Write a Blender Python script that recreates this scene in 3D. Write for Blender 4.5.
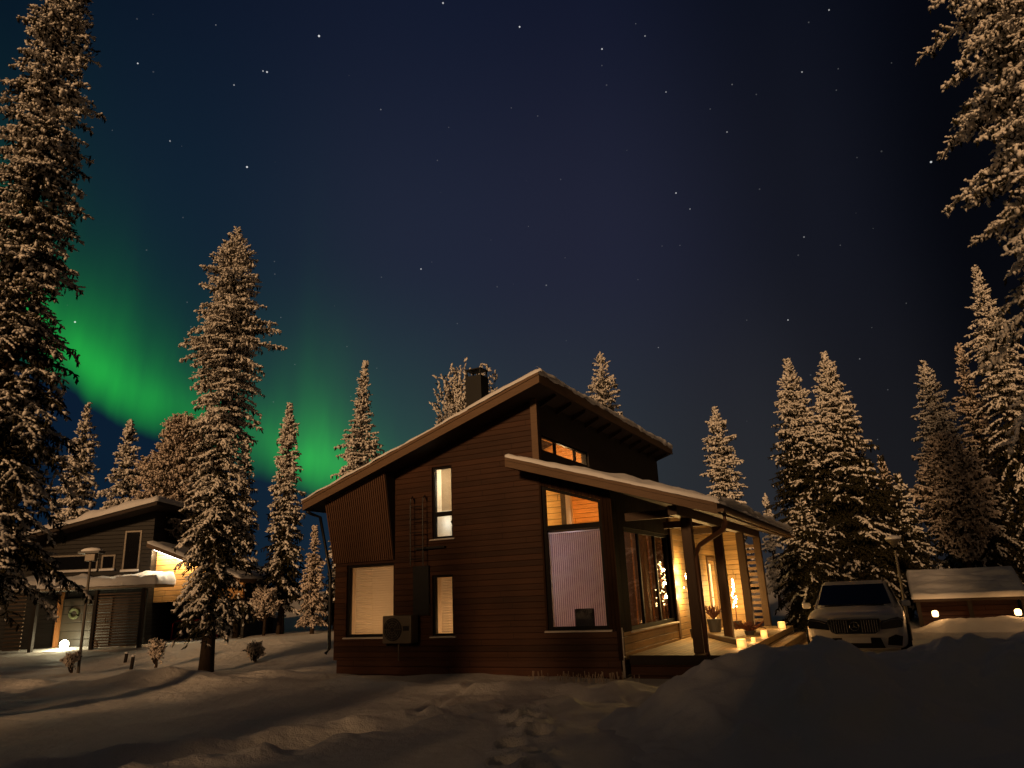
import bpy, math, random
import numpy as np
from mathutils import Vector, Matrix
R_ = math.radians
for o in list(bpy.data.objects): bpy.data.objects.remove(o)
S = bpy.context.scene
COL = S.collection

# ------------------------------------------------------------------ camera
FPX, PITCH, ROLL, PSI = 719.2, .28133, .04379, -.46406
def cam_axes():
    fwd = np.array([0, math.cos(PITCH), math.sin(PITCH)]); right = np.array([1., 0, 0]); down = np.cross(fwd, right)
    c, s = math.cos(ROLL), math.sin(ROLL)
    return np.array([c*right + s*down, -s*right + c*down, fwd])
CM = cam_axes(); CP = np.array([0, 0, 1.65])
cd = bpy.data.cameras.new('camera'); cam = bpy.data.objects.new('camera', cd); COL.objects.link(cam)
cd.sensor_width = 36; cd.sensor_fit = 'HORIZONTAL'; cd.lens = 36*FPX/1024; cd.clip_start = .05; cd.clip_end = 2000
m = Matrix.Identity(4)
for i in range(3):
    m[i][0] = CM[0][i]; m[i][1] = -CM[1][i]; m[i][2] = -CM[2][i]; m[i][3] = CP[i]
cam.matrix_world = m
S.camera = cam
S.view_settings.view_transform = 'Standard'; S.view_settings.look = 'None'
S.view_settings.exposure = 0; S.view_settings.gamma = 1

def ray(px, py): return CM.T @ np.array([(px-512)/FPX, (py-384)/FPX, 1.])
def at(px, py, Y):                       # point on the sight line at depth Y
    d = ray(px, py); return CP + d*(Y/d[1])
def azel(px, py):
    d = ray(px, py); return math.atan2(d[0], d[1]), math.asin(d[2]/np.linalg.norm(d))

# ------------------------------------------------------------------ sun (the low warm light falling from the left behind the viewer)
SUN_AZ, SUN_EL = R_(24), R_(12.5)          # azimuth measured from straight behind towards the left
SV = Vector((-math.sin(SUN_AZ)*math.cos(SUN_EL), -math.cos(SUN_AZ)*math.cos(SUN_EL), math.sin(SUN_EL)))
sl = bpy.data.lights.new('sun', 'SUN'); sl.energy = 2.2; sl.angle = R_(5.0); sl.color = (1, .565, .26)
so = bpy.data.objects.new('sun', sl); COL.objects.link(so); so.rotation_euler = SV.to_track_quat('Z', 'Y').to_euler()

# ------------------------------------------------------------------ world: night sky with aurora and stars (all by direction)
W = bpy.data.worlds.new('World'); S.world = W; W.use_nodes = True
NT = W.node_tree; NT.nodes.clear()
def nd(t, **k):
    n = NT.nodes.new(t)
    for a, b in k.items(): setattr(n, a, b)
    return n
def mth(op, a, b=None, c=None, clamp=False):
    n = nd('ShaderNodeMath', operation=op, use_clamp=clamp)
    for i, v in enumerate((a, b, c)):
        if v is None: continue
        if isinstance(v, (int, float)): n.inputs[i].default_value = v
        else: NT.links.new(v, n.inputs[i])
    return n.outputs[0]
def ramp(x, pts, interp='LINEAR'):       # pts: (position, scalar or rgb)
    n = nd('ShaderNodeValToRGB'); cr = n.color_ramp; cr.interpolation = interp
    while len(cr.elements) < len(pts): cr.elements.new(.5)
    for e, (p, v) in zip(cr.elements, pts):
        e.position = p; e.color = (v, v, v, 1) if isinstance(v, (int, float)) else (*v, 1)
    NT.links.new(x, n.inputs[0]); return n.outputs[0]
tc = nd('ShaderNodeTexCoord'); DIR = tc.outputs['Generated']
sx = nd('ShaderNodeSeparateXYZ'); NT.links.new(DIR, sx.inputs[0])
az = mth('ARCTAN2', sx.outputs[0], sx.outputs[1]); el = mth('ARCSINE', sx.outputs[2])
azn = mth('MULTIPLY_ADD', az, 1/R_(120), .5, clamp=True)           # -60..60 degrees
eln = mth('MULTIPLY', el, 1/R_(60), clamp=True)
def P(deg): return deg/120+.5
low = ramp(azn, [(P(-45), (.0041, .0150, .031)), (P(-28), (.0070, .0330, .042)), (P(-12), (.0250, .0570, .064)), (P(2), (.0275, .0385, .046)), (P(18), (.0215, .0230, .0275)), (P(28), (.0105, .0108, .0135)), (P(35), (.0032, .0034, .0050)), (P(48), (.0012, .0014, .0024))], 'EASE')
high = ramp(azn, [(P(-48), (0.0022, 0.0085, 0.0212)), (P(-28), (0.0058, 0.0152, 0.0340)), (P(-8), (0.0152, 0.0200, 0.0425)), (P(8), (0.0160, 0.0184, 0.0385)), (P(25), (0.0076, 0.0088, 0.0160)), (P(36), (0.0018, 0.0022, 0.0040)), (P(50), (0.0007, 0.0009, 0.0017))], 'EASE')
top = ramp(azn, [(P(-48), (0.0015, 0.0053, 0.0154)), (P(-8), (0.0063, 0.0101, 0.0273)), (P(8), (0.0063, 0.0090, 0.0247)), (P(25), (0.0035, 0.0050, 0.0120)), (P(45), (0.0007, 0.0008, 0.0016))], 'EASE')
def mixc(f, a, b, bt='MIX'):
    n = nd('ShaderNodeMix', data_type='RGBA', blend_type=bt)
    for s_, v in ((n.inputs[0], f), (n.inputs[6], a), (n.inputs[7], b)):
        if isinstance(v, (int, float)): s_.default_value = v
        elif isinstance(v, tuple): s_.default_value = (*v, 1)
        else: NT.links.new(v, s_)
    return n.outputs[2]
base = mixc(ramp(eln, [(P(-60)+.10, 0.), (.45, 1.)], 'EASE'), low, high)
base = mixc(ramp(eln, [(.42, 0.), (.80, 1.)], 'EASE'), base, top)
# aurora: lower border curve over azimuth
arc = [(0, 345), (60, 378), (110, 412), (170, 432), (260, 470), (320, 492), (372, 500), (430, 500)]
pts = [(P(-52), math.degrees(azel(0, 345)[1])/60 + .07)] + [(P(math.degrees(azel(*p)[0])), math.degrees(azel(*p)[1])/60) for p in arc]
el0 = mth('MULTIPLY', ramp(azn, pts, 'B_SPLINE'), R_(60))
nz = nd('ShaderNodeTexNoise'); nz.inputs['Scale'].default_value = 1; nz.inputs['Detail'].default_value = 3
cb = nd('ShaderNodeCombineXYZ'); NT.links.new(mth('MULTIPLY', az, 17.), cb.inputs[0]); NT.links.new(mth('MULTIPLY', el, 4.), cb.inputs[1])
NT.links.new(cb.outputs[0], nz.inputs['Vector'])
dh = mth('SUBTRACT', mth('MULTIPLY_ADD', nz.outputs[0], .045, el), mth('ADD', el0, .0225))
rise = mth('SMOOTH_MIN', mth('MAXIMUM', mth('MULTIPLY_ADD', dh, 1/.055, .25), 0.), 1., .5)
rise = mth('MINIMUM', rise, 1.)
hgt = ramp(azn, [(P(-45), .06), (P(-36), .050), (P(-32), .038), (P(-28), .035), (P(-24), .034), (P(-18), .036), (P(-15), .044), (P(-9), .034)], 'EASE')
fall = mth('EXPONENT', mth('DIVIDE', mth('MULTIPLY', mth('MAXIMUM', dh, 0.), -1.), hgt))
amp = ramp(azn, [(P(-50), .18), (P(-38), .55), (P(-33.5), .8), (P(-30), 1.), (P(-26), .72), (P(-21), .5), (P(-17.5), .8), (P(-15), .95), (P(-12.5), .6), (P(-9), .12), (P(-4), 0.)], 'EASE')
nz2 = nd('ShaderNodeTexNoise'); nz2.inputs['Scale'].default_value = 1; nz2.inputs['Detail'].default_value = 4
cb2 = nd('ShaderNodeCombineXYZ'); NT.links.new(mth('MULTIPLY', az, 26.), cb2.inputs[0]); NT.links.new(mth('MULTIPLY', el, 5.), cb2.inputs[1]); NT.links.new(cb2.outputs[0], nz2.inputs['Vector'])
ai = mth('MULTIPLY', mth('MULTIPLY', mth('MULTIPLY', rise, fall), amp), mth('MULTIPLY_ADD', nz2.outputs[0], 1.5, .25))
# wide glow and two tall faint rays
def gauss(x, c, w): 
    d = mth('MULTIPLY', mth('SUBTRACT', x, c), 1/w); return mth('EXPONENT', mth('MULTIPLY', mth('MULTIPLY', d, d), -1.))
up = mth('MULTIPLY', mth('MAXIMUM', dh, 0.), -1/.12); glow = mth('MULTIPLY', mth('MULTIPLY', rise, mth('EXPONENT', up)), mth('ADD', mth('MULTIPLY', gauss(az, R_(-33), R_(14)), .04), mth('MULTIPLY', gauss(az, R_(-14), R_(9)), .035)))
rays = mth('MULTIPLY', mth('MULTIPLY', rise, mth('EXPONENT', mth('MULTIPLY', mth('MAXIMUM', dh, 0.), -1/.075))), mth('ADD', mth('MULTIPLY', gauss(az, R_(-16.6), R_(.9)), .15), mth('MULTIPLY', gauss(az, R_(-35), R_(2.5)), .12)))
ai = mth('ADD', mth('ADD', ai, glow), rays)
core = mth('MULTIPLY', mth('MULTIPLY', rise, mth('EXPONENT', mth('MULTIPLY', mth('MAXIMUM', dh, 0.), -1/.05))), mth('ADD', mth('MULTIPLY', gauss(az, R_(-30.3), R_(2.6)), .42), mth('MULTIPLY', gauss(az, R_(-15.3), R_(2.0)), .25)))
ai = mth('ADD', ai, core)
aur = nd('ShaderNodeVectorMath', operation='SCALE'); aur.inputs[0].default_value = (.022, .80, .050); NT.links.new(ai, aur.inputs['Scale'])
sky = mixc(1., base, aur.outputs[0], 'ADD')
# darker blue under the arc
under = mth('MULTIPLY', mth('SUBTRACT', 1., rise), ramp(azn, [(P(-10), 1.), (P(-4), 0.)], 'EASE'))
sky = mixc(mth('MULTIPLY', under, .8), sky, (.0028, .0085, .027))
# stars
vo = nd('ShaderNodeTexVoronoi', feature='F1'); vo.inputs['Scale'].default_value = 34; NT.links.new(DIR, vo.inputs['Vector'])
sc = nd('ShaderNodeSeparateColor'); NT.links.new(vo.outputs['Color'], sc.inputs[0])
br = mth('POWER', mth('MULTIPLY', mth('MAXIMUM', mth('SUBTRACT', sc.outputs[0], .45), 0.), 1/.55), 5.)
st = mth('MULTIPLY', mth('MULTIPLY', mth('LESS_THAN', vo.outputs['Distance'], .034), mth('ADD', br, .06)), .7)
vo2 = nd('ShaderNodeTexVoronoi', feature='F1'); vo2.inputs['Scale'].default_value = 60; NT.links.new(DIR, vo2.inputs['Vector'])
sc2 = nd('ShaderNodeSeparateColor'); NT.links.new(vo2.outputs['Color'], sc2.inputs[0])
st2 = mth('MULTIPLY', mth('MULTIPLY', mth('LESS_THAN', vo2.outputs['Distance'], .05), mth('GREATER_THAN', sc2.outputs[0], .72)), .06)
stars = mth('ADD', st, st2)
for px, py, b, w in [(319, 36, .75, 1.4), (267, 72, .6, 1.2), (263, 71, .4, 1.0), (247, 167, .7, 1.3), (443, 3, .5, 1.2), (602, 49, .5, 1.1), (676, 193, .4, 1.1), (421, 269, .4, 1.1), (931, 162, .6, 1.3), (788, 320, .4, 1.0), (170, 141, .3, 1.0), (829, 10, .35, 1.0), (666, 92, .25, 1.0), (75, 322, .6, 1.2), (802, 72, .3, 1.), (727, 132, .25, 1.), (645, 36, .25, 1.), (234, 85, .3, 1.), (690, 209, .2, 1.), (804, 237, .22, 1.)]:
    v = ray(px, py); v = v/np.linalg.norm(v)
    dd = nd('ShaderNodeVectorMath', operation='DISTANCE'); NT.links.new(DIR, dd.inputs[0]); dd.inputs[1].default_value = tuple(v)
    stars = mth('ADD', stars, mth('MULTIPLY', mth('LESS_THAN', dd.outputs['Value'], .00085*w), b))
stars = mth('MULTIPLY', stars, mth('GREATER_THAN', el, .12))
sky = mixc(1., sky, stars, 'ADD')
back = mth('MULTIPLY_ADD', sx.outputs[1], -1/.5, .35, clamp=True)        # the sky behind the viewer: dim warm fill added to light the shaded snow
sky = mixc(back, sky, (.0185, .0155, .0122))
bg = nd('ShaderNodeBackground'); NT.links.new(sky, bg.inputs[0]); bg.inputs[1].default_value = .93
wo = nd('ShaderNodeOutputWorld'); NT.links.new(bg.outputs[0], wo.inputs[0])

# ------------------------------------------------------------------ materials
def newmat(name):
    mt = bpy.data.materials.new(name); mt.use_nodes = True; t = mt.node_tree
    return mt, t, t.nodes['Principled BSDF'], t.nodes['Material Output']
def coords(t, kind='Object'):
    return t.nodes.new('ShaderNodeTexCoord').outputs[kind]
def noise(t, vec, scale, detail=3, stretch=None):
    if stretch:
        mp = t.nodes.new('ShaderNodeMapping'); mp.inputs['Scale'].default_value = stretch; t.links.new(vec, mp.inputs[0]); vec = mp.outputs[0]
    n = t.nodes.new('ShaderNodeTexNoise'); n.inputs['Scale'].default_value = scale; n.inputs['Detail'].default_value = detail
    t.links.new(vec, n.inputs['Vector']); return n.outputs[0]
def tmath(t, op, a, b=None, c=None, clamp=False):
    n = t.nodes.new('ShaderNodeMath'); n.operation = op; n.use_clamp = clamp
    for i, v in enumerate((a, b, c)):
        if v is None: continue
        if isinstance(v, (int, float)): n.inputs[i].default_value = v
        else: t.links.new(v, n.inputs[i])
    return n.outputs[0]
def tmix(t, f, a, b):
    n = t.nodes.new('ShaderNodeMix'); n.data_type = 'RGBA'
    for s_, v in ((n.inputs[0], f), (n.inputs[6], a), (n.inputs[7], b)):
        if isinstance(v, (int, float)): s_.default_value = v
        elif isinstance(v, tuple): s_.default_value = (*v, 1)
        else: t.links.new(v, s_)
    return n.outputs[2]
def bump(t, b, h, strength=.4, dist=.02):
    n = t.nodes.new('ShaderNodeBump'); n.inputs['Strength'].default_value = strength; n.inputs['Distance'].default_value = dist
    t.links.new(h, n.inputs['Height']); t.links.new(n.outputs[0], b.inputs['Normal'])
def plain(name, c, c2=None, scale=6, rough=.6, spec=.3, metal=0, bmp=0, stretch=None):
    mt, t, b, o = newmat(name)
    co = coords(t); n = noise(t, co, scale, 4, stretch)
    c2 = c2 or tuple(x*.7 for x in c)
    t.links.new(tmix(t, n, c2, c), b.inputs['Base Color'])
    b.inputs['Roughness'].default_value = rough; b.inputs['Specular IOR Level'].default_value = spec; b.inputs['Metallic'].default_value = metal
    if bmp: bump(t, b, n, bmp, .02)
    return mt
def boards(name, c, axis=2, pitch=.14, var=.5, rough=.55, groove=.06, spec=.3, dark=.8):
    mt, t, b, o = newmat(name)
    co = coords(t); s = t.nodes.new('ShaderNodeSeparateXYZ'); t.links.new(co, s.inputs[0])
    q = tmath(t, 'DIVIDE', s.outputs[axis], pitch); fl = tmath(t, 'FLOOR', q); fr = tmath(t, 'FRACT', q)
    wn = t.nodes.new('ShaderNodeTexWhiteNoise'); wn.noise_dimensions = '1D'; t.links.new(fl, wn.inputs['W'])
    st = [9, 9, 9]
    if axis == 2: st = [.6, .6, 14]
    else: st[2] = .6
    cb = t.nodes.new('ShaderNodeVectorMath'); cb.operation = 'ADD'; t.links.new(co, cb.inputs[0]); t.links.new(wn.outputs['Color'], cb.inputs[1])
    gr = noise(t, cb.outputs[0], 3, 5, tuple(st))
    v = tmath(t, 'ADD', tmath(t, 'MULTIPLY_ADD', wn.outputs[0], var, 1-var/2), tmath(t, 'MULTIPLY_ADD', gr, .9, -.45))
    edge = tmath(t, 'MINIMUM', fr, tmath(t, 'SUBTRACT', 1., fr)); g = tmath(t, 'MULTIPLY', edge, 1/groove, clamp=True); gd = dark
    big = noise(t, co, .9, 3); v = tmath(t, 'MULTIPLY', v, tmath(t, 'MULTIPLY_ADD', big, 1.1, .45))
    if axis == 2:
        al = tmath(t, 'ADD', s.outputs[0], s.outputs[1]); jt = tmath(t, 'FRACT', tmath(t, 'MULTIPLY_ADD', wn.outputs[0], 7.3, tmath(t, 'DIVIDE', al, 3.1)))
        g = tmath(t, 'MULTIPLY', g, tmath(t, 'GREATER_THAN', jt, .004))
    vv = tmath(t, 'MULTIPLY', v, tmath(t, 'MULTIPLY_ADD', g, gd, 1-gd))
    sc_ = t.nodes.new('ShaderNodeVectorMath'); sc_.operation = 'SCALE'; sc_.inputs[0].default_value = c; t.links.new(vv, sc_.inputs['Scale'])
    t.links.new(sc_.outputs[0], b.inputs['Base Color'])
    b.inputs['Roughness'].default_value = rough; b.inputs['Specular IOR Level'].default_value = spec
    bump(t, b, tmath(t, 'ADD', g, tmath(t, 'MULTIPLY', gr, .25)), .8, .012)
    return mt
def snowmat(name, c=(.78, .80, .83), sc=7, b1=.35, dirt=None):
    mt, t, b, o = newmat(name)
    co = coords(t); n = noise(t, co, sc, 6); n2 = noise(t, co, sc*9, 4); n3 = noise(t, co, .8, 3)
    t.links.new(tmix(t, n3, tuple(x*.82 for x in c), c), b.inputs['Base Color'])
    b.inputs['Roughness'].default_value = .7; b.inputs['Specular IOR Level'].default_value = .25
    bump(t, b, tmath(t, 'ADD', n, tmath(t, 'MULTIPLY', n2, .35)), b1, .06)
    return mt
def emit(name, c, s):
    mt, t, b, o = newmat(name); b.inputs['Base Color'].default_value = (*(x*.25 for x in c), 1)
    b.inputs['Emission Color'].default_value = (*c, 1); b.inputs['Emission Strength'].default_value = s; return mt
def glassmat(name, tint=(1, 1, 1), refl=1.0):
    mt, t, b, o = newmat(name); t.nodes.remove(b)
    a = t.nodes.new('ShaderNodeBsdfTransparent'); a.inputs[0].default_value = (*tint, 1)
    g = t.nodes.new('ShaderNodeBsdfGlossy'); g.inputs['Roughness'].default_value = .03
    ge = t.nodes.new('ShaderNodeNewGeometry'); dt = t.nodes.new('ShaderNodeVectorMath'); dt.operation = 'DOT_PRODUCT'
    t.links.new(ge.outputs['True Normal'], dt.inputs[0]); t.links.new(ge.outputs['Incoming'], dt.inputs[1])
    fr = tmath(t, 'MULTIPLY_ADD', tmath(t, 'POWER', tmath(t, 'SUBTRACT', 1., tmath(t, 'ABSOLUTE', dt.outputs['Value'])), 5.), .96, .04)
    mx = t.nodes.new('ShaderNodeMixShader'); t.links.new(tmath(t, 'MULTIPLY', fr, refl), mx.inputs[0]); t.links.new(a.outputs[0], mx.inputs[1]); t.links.new(g.outputs[0], mx.inputs[2])
    t.links.new(mx.outputs[0], o.inputs[0]); return mt
def cloth(name, c, tr=.5, axis=None, pitch=.1, dark=.6):
    mt, t, b, o = newmat(name); t.nodes.remove(b)
    d = t.nodes.new('ShaderNodeBsdfDiffuse'); r = t.nodes.new('ShaderNodeBsdfTranslucent')
    co = coords(t); n = noise(t, co, 3, 3)
    colr = tmix(t, n, tuple(x*.85 for x in c), c)
    for q in (d, r): t.links.new(colr, q.inputs[0])
    mx = t.nodes.new('ShaderNodeMixShader'); mx.inputs[0].default_value = tr; t.links.new(d.outputs[0], mx.inputs[1]); t.links.new(r.outputs[0], mx.inputs[2])
    t.links.new(mx.outputs[0], o.inputs[0]); return mt
M = dict(
    snow=snowmat('snow', (.80, .77, .73)), snow_roof=snowmat('snow_roof', (.76, .76, .78), 4, .3), ground_snow=snowmat('ground_snow', (.80, .77, .73), 6, .8),
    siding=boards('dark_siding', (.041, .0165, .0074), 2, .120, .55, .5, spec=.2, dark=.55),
    siding_plinth=boards('plinth_boards', (.060, .021, .010), 2, .17, .4, .6),
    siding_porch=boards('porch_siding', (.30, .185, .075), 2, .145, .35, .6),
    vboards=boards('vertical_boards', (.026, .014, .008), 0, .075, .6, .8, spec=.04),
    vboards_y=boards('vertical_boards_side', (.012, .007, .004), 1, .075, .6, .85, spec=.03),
    slat=plain('slat_wood', (.095, .042, .019), (.05, .022, .010), 5, .6, stretch=(8, 8, .5)),
    dark=plain('dark_wood', (.022, .014, .009), (.010, .007, .005), 5, .7),
    black=plain('black_metal', (.006, .006, .006), (.004, .004, .004), 8, .45, .4),
    frame=plain('window_frame', (.009, .008, .007), (.006, .005, .0045), 6, .6, .12),
    fascia=plain('fascia_wood', (.155, .092, .050), (.085, .05, .026), 4, .6, stretch=(.6, .6, 10)),
    post=plain('post_wood', (.070, .038, .018), (.036, .019, .009), 4, .6, stretch=(9, 9, .5), bmp=.2),
    trim=plain('sill_metal', (.55, .50, .45), (.45, .40, .36), 6, .4, .5),
    deck=boards('deck_boards', (.30, .21, .11), 0, .13, .35, .7), white=plain('white_paint', (.75, .74, .72), (.66, .65, .63), 5, .5),
    soffit=plain('soffit_wood', (.035, .02, .012), (.02, .012, .008), 4, .7),
    roomwood=boards('room_panelling', (.62, .30, .085), 2, .12, .18, .5), roomfloor=plain('room_floor', (.25, .15, .08), None, 4, .5),
    plaster=plain('room_plaster', (.78, .70, .58), (.74, .66, .54), 2, .7),
    glass=glassmat('window_glass'), glass_dim=glassmat('dim_glass', (.85, .8, .75), .8),
    blind=cloth('blind_cloth', (.80, .74, .64), .55), vblind=cloth('vertical_blind_cloth', (.66, .54, .57), .5), vblind_shade=cloth('vertical_blind_shading', (.24, .16, .19), .4), curtain=cloth('brown_curtain', (.38, .28, .19), .35),
    bark=plain('bark', (.055, .038, .026), (.025, .017, .012), 12, .9, .1, bmp=.5, stretch=(3, 3, .8)),
    led=emit('led_light', (1, .93, .82), 14.), bulb=emit('warm_bulb', (1, .72, .28), 30.), flame=emit('candle_ice', (1, .50, .14), .95), lampglow=emit('door_lamp_glow', (1, .93, .62), 25.),
    flame2=emit('small_lantern_glow', (1, .55, .2), 7.),
    redpaint=plain('red_paint', (.45, .03, .025), (.35, .02, .02), 6, .5), net=plain('grey_net', (.16, .15, .13), (.08, .08, .07), 20, .9),
    carpaint=plain('silver_white_paint', (.74, .72, .69), (.70, .68, .65), 2, .25, .5), carglass=plain('car_glass', (.006, .006, .007), (.005, .005, .006), 3, .06, .6),
    chrome=plain('chrome', (.30, .30, .30), (.25, .25, .25), 3, .18, .5, 1.), rubber=plain('rubber', (.012, .012, .012), None, 10, .85, .1),
    plastic=plain('black_plastic', (.010, .010, .011), (.007, .007, .007), 6, .5, .3),
    acpaint=plain('cream_casing', (.11, .092, .07), (.085, .07, .052), 4, .45), copper=plain('brown_metal', (.13, .065, .035), (.09, .045, .025), 8, .4, .5, .3),
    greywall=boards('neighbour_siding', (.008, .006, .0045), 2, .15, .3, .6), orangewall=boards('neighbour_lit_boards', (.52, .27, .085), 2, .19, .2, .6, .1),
    galv=plain('galvanised_steel', (.15, .13, .11), (.10, .09, .075), 8, .5, .4, .5), orangewood=plain('orange_door_frame', (.24, .10, .03), (.18, .07, .022), 5, .6),
    plant=plain('dry_plant', (.16, .06, .035), (.08, .03, .02), 15, .8), pot=plain('dark_pot', (.05, .045, .045), (.03, .028, .028), 8, .6), grass=plain('frosted_stalks', (.55, .46, .36), (.3, .22, .15), 20, .8),
    wreath=plain('wreath_leaves', (.12, .13, .06), (.05, .06, .03), 20, .8), pinkdark=plain('armchair_fabric', (.02, .018, .02), None, 9, .8),
)
def treemat(name, a, b_, sc=9, p0=.35, p1=.65):
    mt, t, b, o = newmat(name); co = coords(t); n = noise(t, co, sc, 4)
    r = t.nodes.new('ShaderNodeMapRange'); r.inputs[1].default_value = p0; r.inputs[2].default_value = p1; t.links.new(n, r.inputs[0])
    t.links.new(tmix(t, r.outputs[0], a, b_), b.inputs['Base Color']); b.inputs['Roughness'].default_value = .85; b.inputs['Specular IOR Level'].default_value = .1
    return mt
M['needles'] = treemat('spruce_needles', (.009, .010, .005), (.042, .036, .018))
M['frost'] = treemat('frosted_twigs', (.46, .43, .39), (.84, .82, .80), 6, .30, .62)
M['frostpink'] = treemat('frosted_birch_twigs', (.36, .30, .25), (.76, .68, .62), 6, .3, .65)

# ------------------------------------------------------------------ object helpers
def link(o, parent=None):
    COL.objects.link(o)
    if parent: o.parent = parent
    return o
def tag(o, label=None, cat=None, group=None, kind=None):
    for k, v in (('label', label), ('category', cat), ('group', group), ('kind', kind)):
        if v: o[k] = v
    return o
def thing(name, label, cat, loc=(0, 0, 0), rz=0, group=None):
    o = bpy.data.objects.new(name, None); link(o); o.location = loc; o.rotation_euler.z = rz; o.empty_display_size = .2
    return tag(o, label, cat, group)
class MB:
    def __init__(s): s.v = []; s.f = []; s.mi = []; s.cur = 0
    def add(s, vs, fs):
        n = len(s.v); s.v += [tuple(map(float, q)) for q in vs]; s.f += [tuple(i+n for i in f) for f in fs]; s.mi += [s.cur]*len(fs); return s
    def hexa(s, p):                          # 8 points: bottom 4 ccw, top 4 ccw
        return s.add(p, [(3, 2, 1, 0), (4, 5, 6, 7), (0, 1, 5, 4), (1, 2, 6, 5), (2, 3, 7, 6), (3, 0, 4, 7)])
    def box(s, x0, x1, y0, y1, z0, z1):
        return s.hexa([(x0, y0, z0), (x1, y0, z0), (x1, y1, z0), (x0, y1, z0), (x0, y0, z1), (x1, y0, z1), (x1, y1, z1), (x0, y1, z1)])
    def prism(s, poly, d):                   # poly: 3d points, d: extrude vector
        n = len(poly); q = [tuple(np.add(p, d)) for p in poly]
        return s.add(list(poly)+q, [tuple(range(n))[::-1], tuple(range(n, 2*n))] + [(i, (i+1) % n, (i+1) % n+n, i+n) for i in range(n)])
    def tube(s, pts, r, n=8, cap=True):
        pts = [Vector(p) for p in pts]; rs = r if isinstance(r, (list, tuple)) else [r]*len(pts); rings = []
        up = Vector((0, 0, 1))
        for i, p in enumerate(pts):
            d = (pts[min(i+1, len(pts)-1)] - pts[max(i-1, 0)]).normalized()
            a = d.cross(up if abs(d.z) < .95 else Vector((1, 0, 0))).normalized(); b = d.cross(a)
            rings.append([p + (a*math.cos(2*math.pi*k/n) + b*math.sin(2*math.pi*k/n))*rs[i] for k in range(n)])
        vs = [q for rg in rings for q in rg]; fs = []
        for i in range(len(pts)-1):
            for k in range(n):
                k2 = (k+1) % n; fs.append((i*n+k, i*n+k2, (i+1)*n+k2, (i+1)*n+k))
        if cap: fs += [tuple(range(n))[::-1], tuple(range((len(pts)-1)*n, len(pts)*n))]
        return s.add(vs, fs)
    def lathe(s, prof, c=(0, 0, 0), n=16):   # prof (r,z)
        vs = []; fs = []
        for r, z in prof:
            for k in range(n): a = 2*math.pi*k/n; vs.append((c[0]+r*math.cos(a), c[1]+r*math.sin(a), c[2]+z))
        for i in range(len(prof)-1):
            for k in range(n): k2 = (k+1) % n; fs.append((i*n+k, i*n+k2, (i+1)*n+k2, (i+1)*n+k))
        fs += [tuple(range(n))[::-1], tuple(range((len(prof)-1)*n, len(prof)*n))]
        return s.add(vs, fs)
    def build(s, name, mat, parent=None, smooth=False, bev=0):
        me = bpy.data.meshes.new(name); me.from_pydata(s.v, [], s.f); me.update()
        for q in (mat if isinstance(mat, list) else [mat]): me.materials.append(q)
        me.polygons.foreach_set('material_index', s.mi)
        if smooth: me.polygons.foreach_set('use_smooth', [True]*len(s.f))
        o = link(bpy.data.objects.new(name, me), parent)
        if bev:
            mo = o.modifiers.new('bevel', 'BEVEL'); mo.width = bev; mo.segments = 2; mo.limit_method = 'ANGLE'
        return o
def npmesh(name, V, F, mats, mi=None, parent=None, smooth=False):       # F (n,3) triangles
    me = bpy.data.meshes.new(name); nf = len(F)
    me.vertices.add(len(V)); me.vertices.foreach_set('co', np.ascontiguousarray(V, np.float32).ravel())
    k = F.shape[1]; me.loops.add(nf*k); me.loops.foreach_set('vertex_index', np.ascontiguousarray(F, np.int32).ravel())
    me.polygons.add(nf); me.polygons.foreach_set('loop_start', np.arange(0, nf*k, k, dtype=np.int32))
    for q in mats: me.materials.append(q)
    if mi is not None: me.polygons.foreach_set('material_index', np.ascontiguousarray(mi, np.int32))
    if smooth: me.polygons.foreach_set('use_smooth', np.ones(nf, bool))
    me.update(calc_edges=True); me.validate()
    return link(bpy.data.objects.new(name, me), parent)
def lamp(name, parent, loc, power, color, r=.06):
    l = bpy.data.lights.new(name, 'POINT'); l.energy = power; l.color = color; l.shadow_soft_size = r
    o = link(bpy.data.objects.new(name, l), parent); o.location = loc; return o

# value noise for terrain
def _h(ix, iy, seed):
    n = (ix.astype(np.int64)*374761393 + iy.astype(np.int64)*668265263 + seed*1442695041) & 0x7fffffff
    n = ((n ^ (n >> 13))*1274126177) & 0x7fffffff
    return ((n ^ (n >> 16)) & 0xffff)/65535.
def vnoise(x, y, seed=0):
    x = np.asarray(x, float); y = np.asarray(y, float); ix = np.floor(x); iy = np.floor(y); fx = x-ix; fy = y-iy
    fx = fx*fx*fx*(fx*(fx*6-15)+10); fy = fy*fy*fy*(fy*(fy*6-15)+10)
    a = _h(ix, iy, seed); b = _h(ix+1, iy, seed); c = _h(ix, iy+1, seed); d = _h(ix+1, iy+1, seed)
    return (a*(1-fx)+b*fx)*(1-fy)+(c*(1-fx)+d*fx)*fy - .5
def fbm(x, y, seed=0, oct=4, gain=.5):
    s = 0; a = 1.
    for i in range(oct): s = s + a*vnoise(x, y, seed+i*17); x = x*2.03+7.1; y = y*2.03+3.3; a *= gain
    return s
def sstep(a, b, x): t = np.clip((x-a)/(b-a), 0, 1); return t*t*(3-2*t)

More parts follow.
